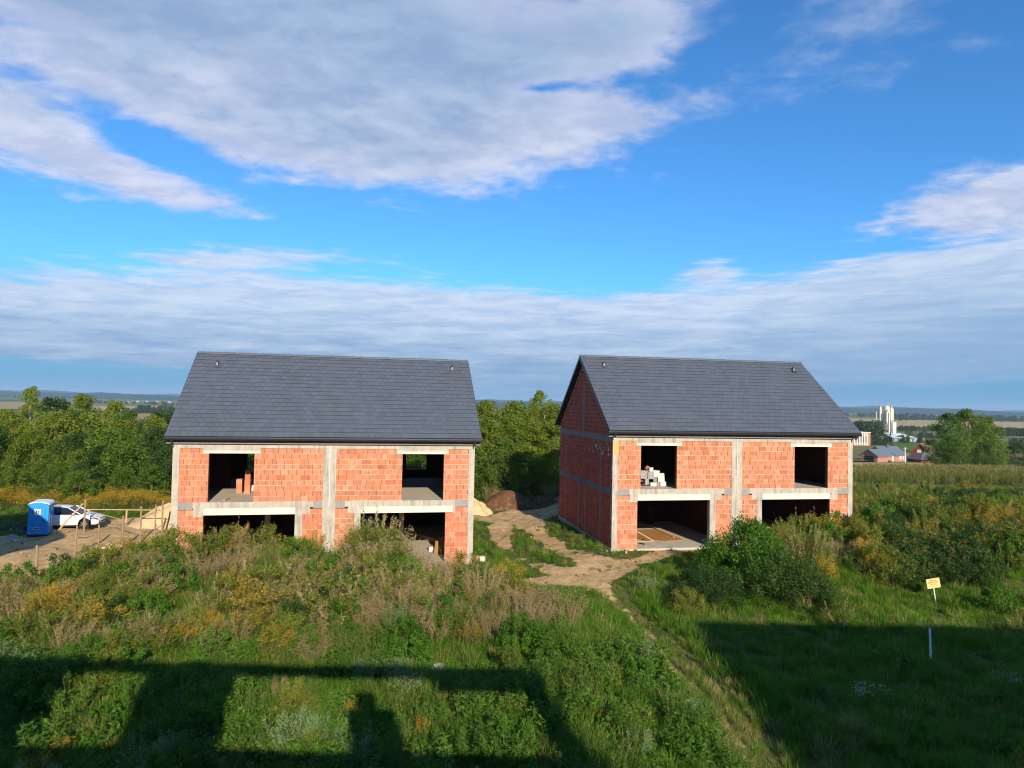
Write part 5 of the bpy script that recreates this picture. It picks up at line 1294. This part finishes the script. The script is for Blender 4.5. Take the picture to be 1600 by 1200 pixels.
def build_far_woods():
    protos = [crown_mesh(300 + i, 10, w, 420, 1.15, 'far', .06, 12) for i, w in enumerate((9, 7, 11))]
    rg = RNG(88); P = []; S = []
    def line(px0, py0, px1, py1, n, h, depth=.04, hv=.35):
        for k in range(n):
            f = rg.rand(); p = gnd(px0 + (px1-px0)*f, py0 + (py1-py0)*f); s = 1 + rg.normal(0, depth)
            x, y = p[0]*s, p[1]*s; P.append((x, y, tz(x, y) - .3)); q = h*rg.uniform(1-hv, 1+hv)/10; S.append((q*1.15, q*1.15, q))
    line(-60, 620, 330, 626, 170, 15, .12); line(140, 630, 290, 633, 60, 9, .02); line(212, 645, 330, 647, 60, 11, .02); line(196, 645, 218, 646, 10, 7, .01)
    line(1310, 650, 1375, 652, 40, 13, .05); line(1398, 655, 1720, 660, 190, 15, .06); line(1335, 690, 1376, 692, 26, 13, .03); line(1335, 696, 1390, 696, 18, 4.5, .01)
    line(1396, 672, 1475, 674, 40, 6, .02); line(1550, 681, 1720, 684, 60, 8, .02); line(1405, 691, 1440, 693, 12, 5, .01); line(1545, 700, 1720, 703, 40, 6, .02)
    line(700, 637, 900, 640, 60, 14, .05); line(1420, 682, 1480, 684, 16, 6, .02)
    P, S = np.array(P), np.array(S); n = len(P)
    scatter('far_woods', 'far-off woods and hedgerows across the plain', protos, P, np.stack([np.zeros(n), np.zeros(n), rg.uniform(0, 6.28, n)], 1), S, rg.randint(0, 3, n))
build_far_woods()

M['far_brick'] = mat('far_brick', (.40, .19, .13), .9, .1, var=.1)
M['far_brick_dark'] = mat('far_dark_brick', (.20, .055, .035), .9, .1, var=.1)
M['far_roof_blue'] = mat('far_grey_roof', (.13, .155, .19), .5, .4)
M['far_roof_brown'] = mat('far_brown_roof', (.20, .105, .075), .85, .2)
M['far_roof_grey'] = mat('far_dark_roof', (.10, .10, .105), .8, .2)
M['far_white'] = mat('far_white_wall', (.62, .60, .55), .8, .2)
M['silo'] = mat('cream_silo_steel', (.60, .54, .43), .5, .4, var=.08)
M['steel'] = mat('grey_steel', (.30, .30, .30), .6, .4)
M['far_roof_white'] = mat('pale_sheet_roof', (.62, .66, .70), .5, .4)
M['far_wall_blue'] = mat('dark_blue_sheet_wall', (.06, .085, .13), .6, .3)
def gable_house(name, label, px, py, w, d, h, rh, rot, wm, rm, wins=(), group=None, D=None, chimney=False):
    p = gnd(px, py); t = thing(name, label, 'house' if 'house' in name else 'building', (p[0], p[1], tz(p[0], p[1]) - .2), rot, group)
    b = MB(); b.prism([(-d/2, 0), (d/2, 0), (d/2, h), (0, h + rh), (-d/2, h)], 0, -w/2, w/2); part('wall', b, M[wm], t)
    r = MB(); e = .5; sl = rh/(d/2)
    r.prism([(-d/2-e, h - e*sl), (0, h + rh), (d/2+e, h - e*sl), (d/2+e, h - e*sl + .3), (0, h + rh + .35), (-d/2-e, h - e*sl + .3)], 0, -w/2 - e, w/2 + e); rf = part('roof', r, M[rm], t)
    if chimney: part('chimney', MB().box(-.5, .5, -.9, .1, h + rh - .8, h + rh + 1.3), M['far_roof_grey'], rf)
    for f, u, z, ww, hh, m in wins:                        # f: 0 long front, 1 left gable
        q = MB()
        if f == 0: q.box(u - ww/2, u + ww/2, -d/2 - .06, -d/2 + .02, z, z + hh)
        else: q.box(-w/2 - .06, -w/2 + .02, u - ww/2, u + ww/2, z, z + hh)
        part('garage_door' if ww > 3 else 'window', q, M[m], t)
    return t
def build_far_buildings():
    gable_house('brick_house', 'brick bungalow with blue-grey roof and dark garage door beyond the maize', 1384, 720, 11, 8.5, 2.7, 2.6, math.radians(26), 'far_brick', 'far_roof_blue',
                ((1, 0, .3, 4.2, 2.3, 'black_plastic'), (0, 2.2, 1.0, 1.2, 1.4, 'far_white'), (0, 4, 1.0, 1.0, 1.4, 'far_white'), (0, -2, .4, 1.2, 2.1, 'far_white')), chimney=True)
    gable_house('brick_house', 'front wing of the brick bungalow with lower grey roof', 1366, 721.5, 5.5, 6.5, 2.5, 1.9, math.radians(26), 'far_brick', 'far_roof_blue', ((1, 0, .2, 3.6, 2.1, 'black_plastic'),))
    gable_house('brick_house', 'dark red brick house with brown roof right of the concrete pole', 1443, 719, 8, 7, 3.4, 3.6, math.radians(42), 'far_brick_dark', 'far_roof_brown', ((1, .4, 3.4, 1.5, 1.2, 'far_white'), (1, -1.6, 3.3, .7, 1.0, 'far_white'), (1, 1.8, 1.0, 1.4, 1.3, 'glass_dark')))
    p = gnd(1444, 722.5); t = thing('hip_roof_house', 'low house with grey hipped roof in front of the brown-roofed one', 'house', (p[0], p[1], tz(p[0], p[1]) - .2), math.radians(8))
    part('wall', MB().box(-4, 4, -3.5, 3.5, 0, 1.6), M['far_brick_dark'], t)
    part('roof', MB().add([(-4.8, -4.2, 1.4), (4.8, -4.2, 1.4), (4.8, 4.2, 1.4), (-4.8, 4.2, 1.4), (-.6, 0, 3.9), (.9, 0, 3.9)], [(0, 1, 5, 4), (1, 2, 5), (2, 3, 4, 5), (3, 0, 4), (3, 2, 1, 0)]), M['far_roof_grey'], t)
    part('skylight', MB().obox(Matrix.Translation((.8, -1.9, 2.82)) @ Matrix.Rotation(math.radians(30), 4, 'X'), .6, .8, .1), M['far_white'], t)
    p = gnd(1414, 722); top = aty(1414, 699, p[1]); t = thing('utility_pole', 'pale concrete utility pole between the two brick houses', 'pole', (p[0], p[1], tz(p[0], p[1])))
    part('mast', MB().tube([(0, 0, -.3), (0, 0, top[2] - tz(p[0], p[1]))], [.24, .16], 8), M['far_white'], t); part('crossarm', MB().box(-.8, .8, -.06, .06, top[2] - p[2] - .5, top[2] - p[2] - .35), M['steel'], t)
    # concrete plant
    D = 600.0; X = lambda px: aty(px, 650, D)[0]; Zp = lambda px, py: aty(px, py, D)[2]
    x0 = X(1386); z0 = tz(x0, D); t = thing('concrete_plant', 'tall cream concrete plant with silos on a steel frame', 'concrete plant', (x0, D, z0))
    for pxc, w, top, bot, dy in ((1377.6, 4.0, 637, 657, 2), (1385.6, 10.5, 635.5, 657.5, 0), (1394.6, 5.0, 639, 657.5, 1), (1382.3, 4.6, 644, 660, -4), (1389.5, 4.0, 638, 656, -3)):
        r = w/2*D/F; cx = X(pxc) - x0; zt, zb = Zp(pxc, top) - z0, Zp(pxc, bot) - z0
        s = MB(); s.tube([(cx, dy, zb - 2.2), (cx, dy, zb), (cx, dy, zt), (cx, dy, zt + .8)], [r*.25, r, r, r*.55], 18); so = part('silo', s, M['silo'], t)
        part('filter_box', MB().box(cx - .5, cx + .5, dy - .5, dy + .5, zt + .7, zt + 2.2), M['steel'], so)
        for q in range(8):
            a = 2*math.pi*q/8; part('railing', MB().tube([(cx + r*.95*math.cos(a), dy + r*.95*math.sin(a), zt), (cx + r*.95*math.cos(a), dy + r*.95*math.sin(a), zt + 1.2)], .08, 4), M['steel'], so)
        for sx in (-1, 1):
            for sy in (-1, 1): part('leg', MB().tube([(cx + sx*r*.75, dy + sy*r*.75, 0), (cx + sx*r*.75, dy + sy*r*.75, zb + .2)], .28, 5), M['steel'], t)
    for k in range(4):
        z = 4 + k*3.4; part('platform', MB().box(X(1376) - x0, X(1391) - x0, -3.5, 3.5, z, z + .3), M['steel'], t)
    for k in range(6):
        a = X(1376 + k*2.5) - x0; part('brace', MB().tube([(a, -3.6, .5 + 3*(k % 3)), (a + 3.2, -3.6, 5 + 3*(k % 3))], .18, 4), M['steel'], t)
    part('mixing_tower', MB().box(X(1391.5) - x0, X(1398) - x0, -2.5, 2.5, Zp(1394, 681) - z0, Zp(1394, 659) - z0), M['far_white'], t)
    part('mixing_room', MB().box(X(1381) - x0, X(1390) - x0, -2.5, 2, 0, 5.5), M['silo'], t)
    part('elevator_shaft', MB().box(X(1382.8) - x0, X(1384.4) - x0, -6.2, -5.2, 0, Zp(1383, 645) - z0), M['silo'], t)
    xm = X(1369.6); tm = thing('mast', 'thin pale mast left of the concrete plant', 'mast', (xm, D, z0))
    part('pole', MB().tube([(0, 0, 0), (0, 0, Zp(1369.6, 643) - z0)], [.42, .3], 6), M['far_white'], tm); part('foot', MB().box(-.8, .8, -.8, .8, 0, 1.0), M['concrete'], tm)
    # warehouse
    p = gnd(1419, 691); w = 50/F*p[1]; t = thing('warehouse', 'long low warehouse with pale sheet roof beside the silos', 'warehouse', (p[0], p[1], tz(p[0], p[1])))
    part('wall', MB().box(-w/2, w/2*.75, 0, 26, 0, 4.2), M['far_wall_blue'], t)
    part('roof', MB().add([(-w/2 - .5, -.6, 4.0), (w/2*.75, -.6, 3.6), (w/2*.6, 27, 6.6), (-w/2*.75, 27, 6.9), (-w/2 - .5, -.6, 3.7), (w/2*.75, -.6, 3.3)], [(0, 1, 2, 3), (4, 5, 1, 0)]), M['far_roof_white'], t)
    for k in range(5): part('door', MB().box(-w/2 + 2 + k*4, -w/2 + 4.6 + k*4, -.08, 0, .2, 3.0), M['steel'], t)
    part('annex', MB().box(w/2*.76, w/2*1.0, 0, 10, 0, 3.4), M['far_white'], t)
    # striped building, small brick house
    p = gnd(1347, 697); t = thing('striped_building', 'long building of orange brick and cream stripes by the roof edge', 'building', (p[0], p[1], tz(p[0], p[1])))
    k_ = p[1]/F; part('wall', MB().box(-14*k_, 13*k_, 0, 12, 0, 21*k_), M['far_brick'], t)
    for q in range(9): part('cream_stripe', MB().box((-13 + q*2.6)*k_, (-11.7 + q*2.6)*k_, -.15, .02, .3, 20.3*k_), M['far_white'], t)
    for q in range(8): part('window', MB().box((-11.5 + q*2.6)*k_, (-10.6 + q*2.6)*k_, -.1, .02, 6*k_, 15*k_), M['glass_dark'], t)
    part('roof', MB().box(-14.5*k_, 13.5*k_, -.4, 12.4, 21*k_, 21.8*k_), M['far_roof_white'], t)
    gable_house('brick_house', 'small orange brick house at the foot of the concrete plant', 1375, 693.5, 8, 6, 4, 2.2, math.radians(75), 'far_brick', 'far_roof_brown', ((1, 0, 1, 1.2, 1.6, 'glass_dark'),))
    # far village
    rg = RNG(6)
    for k, (px, py, w, lb) in enumerate(((172, 629, 13, 'pale house at the left end of the far village'), (183, 628.5, 9, 'small white house second from left in the far village'), (200, 630.5, 24, 'long white building in the middle of the far village'),
                              (215, 628, 8, 'white house just right of the long white building'), (231, 628.5, 14, 'pale house right of centre in the far village'), (246, 628.5, 11, 'pale house near the roof edge in the far village'), (265, 629, 12, 'last pale house of the far village before the roof'))):
        gable_house('village_house', lb, px, py, w*1.15, 9, 5, 3, rg.uniform(-.3, .3), 'far_white', 'far_roof_grey' if k != 2 else 'far_roof_white', ((0, 0, 1.2, 1.6, 1.8, 'glass_dark'),))
build_far_buildings()

# ------------------------------------------------------------------ buildings beside and behind the viewpoint (their shadows fall into view)
def build_behind():
    t = thing('unseen_frame_building', 'unseen frame building, form made up to cast the near grass shadow', 'building', (0, 0, 0))  # out of view; beam, panels and gaps shaped for the shadow they throw
    b = lambda n, *q: part(n, MB().box(*q), M['concrete'] if n != 'wall' else M['brick_side'], t)
    y0, y1 = -.95, -.65
    b('roof_beam', -26, 6.3, y0, y1, 9.72, 10.02)
    for a0, a1 in ((-26, -17), (-13.4, -12.6), (-9.0, -6.3), (-4.3, -1.9), (5.7, 6.3)): b('wall', a0, a1, y0 + .01, y1 - .01, 7.75, 9.719)
    b('wall', 1.1, 2.3, y0 + .01, y1 - .01, 7.75, 8.75); b('wall', 1.35, 1.85, y0 + .02, y1 - .02, 8.751, 9.2); b('wall', 3.6, 5.699, y0 + .01, y1 - .01, 9.36, 9.719)  # stubs added only to break up the outline of the cast shadow
    b('floor_slab', -26, 6.3, -1.4, -.6, 7.35, 7.749)
    b('wall', -25.9, 6.2, y0 + .01, y1 - .01, .0, 7.349)
    t = thing('hipped_house', 'hipped house beside the viewpoint whose shadow falls over the right-hand grass', 'house', (0, 0, 0))
    part('wall', MB().box(13.3, 32, -8, -1.0, -.2, 9.6), M['brick_side'], t)
    part('roof', MB().add([(12.7, -8.5, 9.5), (32.4, -8.5, 9.5), (32.4, -.5, 9.5), (12.7, -.5, 9.5), (15.2, -4.0, 13.9), (29.6, -4.0, 13.9)], [(1, 0, 4, 5), (2, 1, 5), (3, 2, 5, 4), (0, 3, 4), (0, 1, 2, 3)]), M['tile'], t)
    # gabled house off to the left
    hx, hy = -26.75, 20.5; t = thing('gabled_house', 'gabled house left of the viewpoint whose shadow reaches the toilet', 'house', (hx, hy, 0), 0.0)
    w, d, h, rh = 3.6, 10.2, 7.1, 2.7
    part('wall', MB().prism([(-w, -.3), (w, -.3), (w, h), (0, h + rh), (-w, h)], 1, -d/2, d/2), M['brick_side'], t)
    part('roof', MB().prism([(-w-1.3, h-.98), (0, h+rh), (w+1.3, h-.98), (w+1.3, h-.75), (0, h+rh+.3), (-w-1.3, h-.75)], 1, -d/2-.4, d/2+.4), M['tile'], t)
build_behind()

# ------------------------------------------------------------------ air
hm = bpy.data.materials.new('air'); hm.use_nodes = True; ht = hm.node_tree; ht.nodes.clear()
pv = N(ht, 'ShaderNodeVolumePrincipled'); pv.inputs['Color'].default_value = (.50, .74, 1.0, 1); pv.inputs['Density'].default_value = 0.8e-4; pv.inputs['Anisotropy'].default_value = 0.0
ho = N(ht, 'ShaderNodeOutputMaterial'); ht.links.new(pv.outputs[0], ho.inputs['Volume'])
link('haze', MB().box(-16000, 16000, -3500, 15500, -45, 130).mesh('haze', hm), None, None, None, 'thin blue haze over the plain', None, None, 'stuff')

# ------------------------------------------------------------------ things that still share a description are told apart by their order
def order_labels():
    byl = {}
    for o in COL.objects:
        if o.parent is None and o.get('category') and o.get('label'): byl.setdefault(o['label'], []).append(o)
    for lb, os_ in byl.items():
        if len(os_) < 2: continue
        os_.sort(key=lambda o: o.location.x/max(o.location.y, 1.0))
        words = ('first', 'second', 'third', 'fourth', 'fifth', 'sixth', 'seventh', 'eighth')
        for k, o in enumerate(os_): o['label'] = lb + ', ' + words[min(k, 7)] + ' from left'
order_labels()
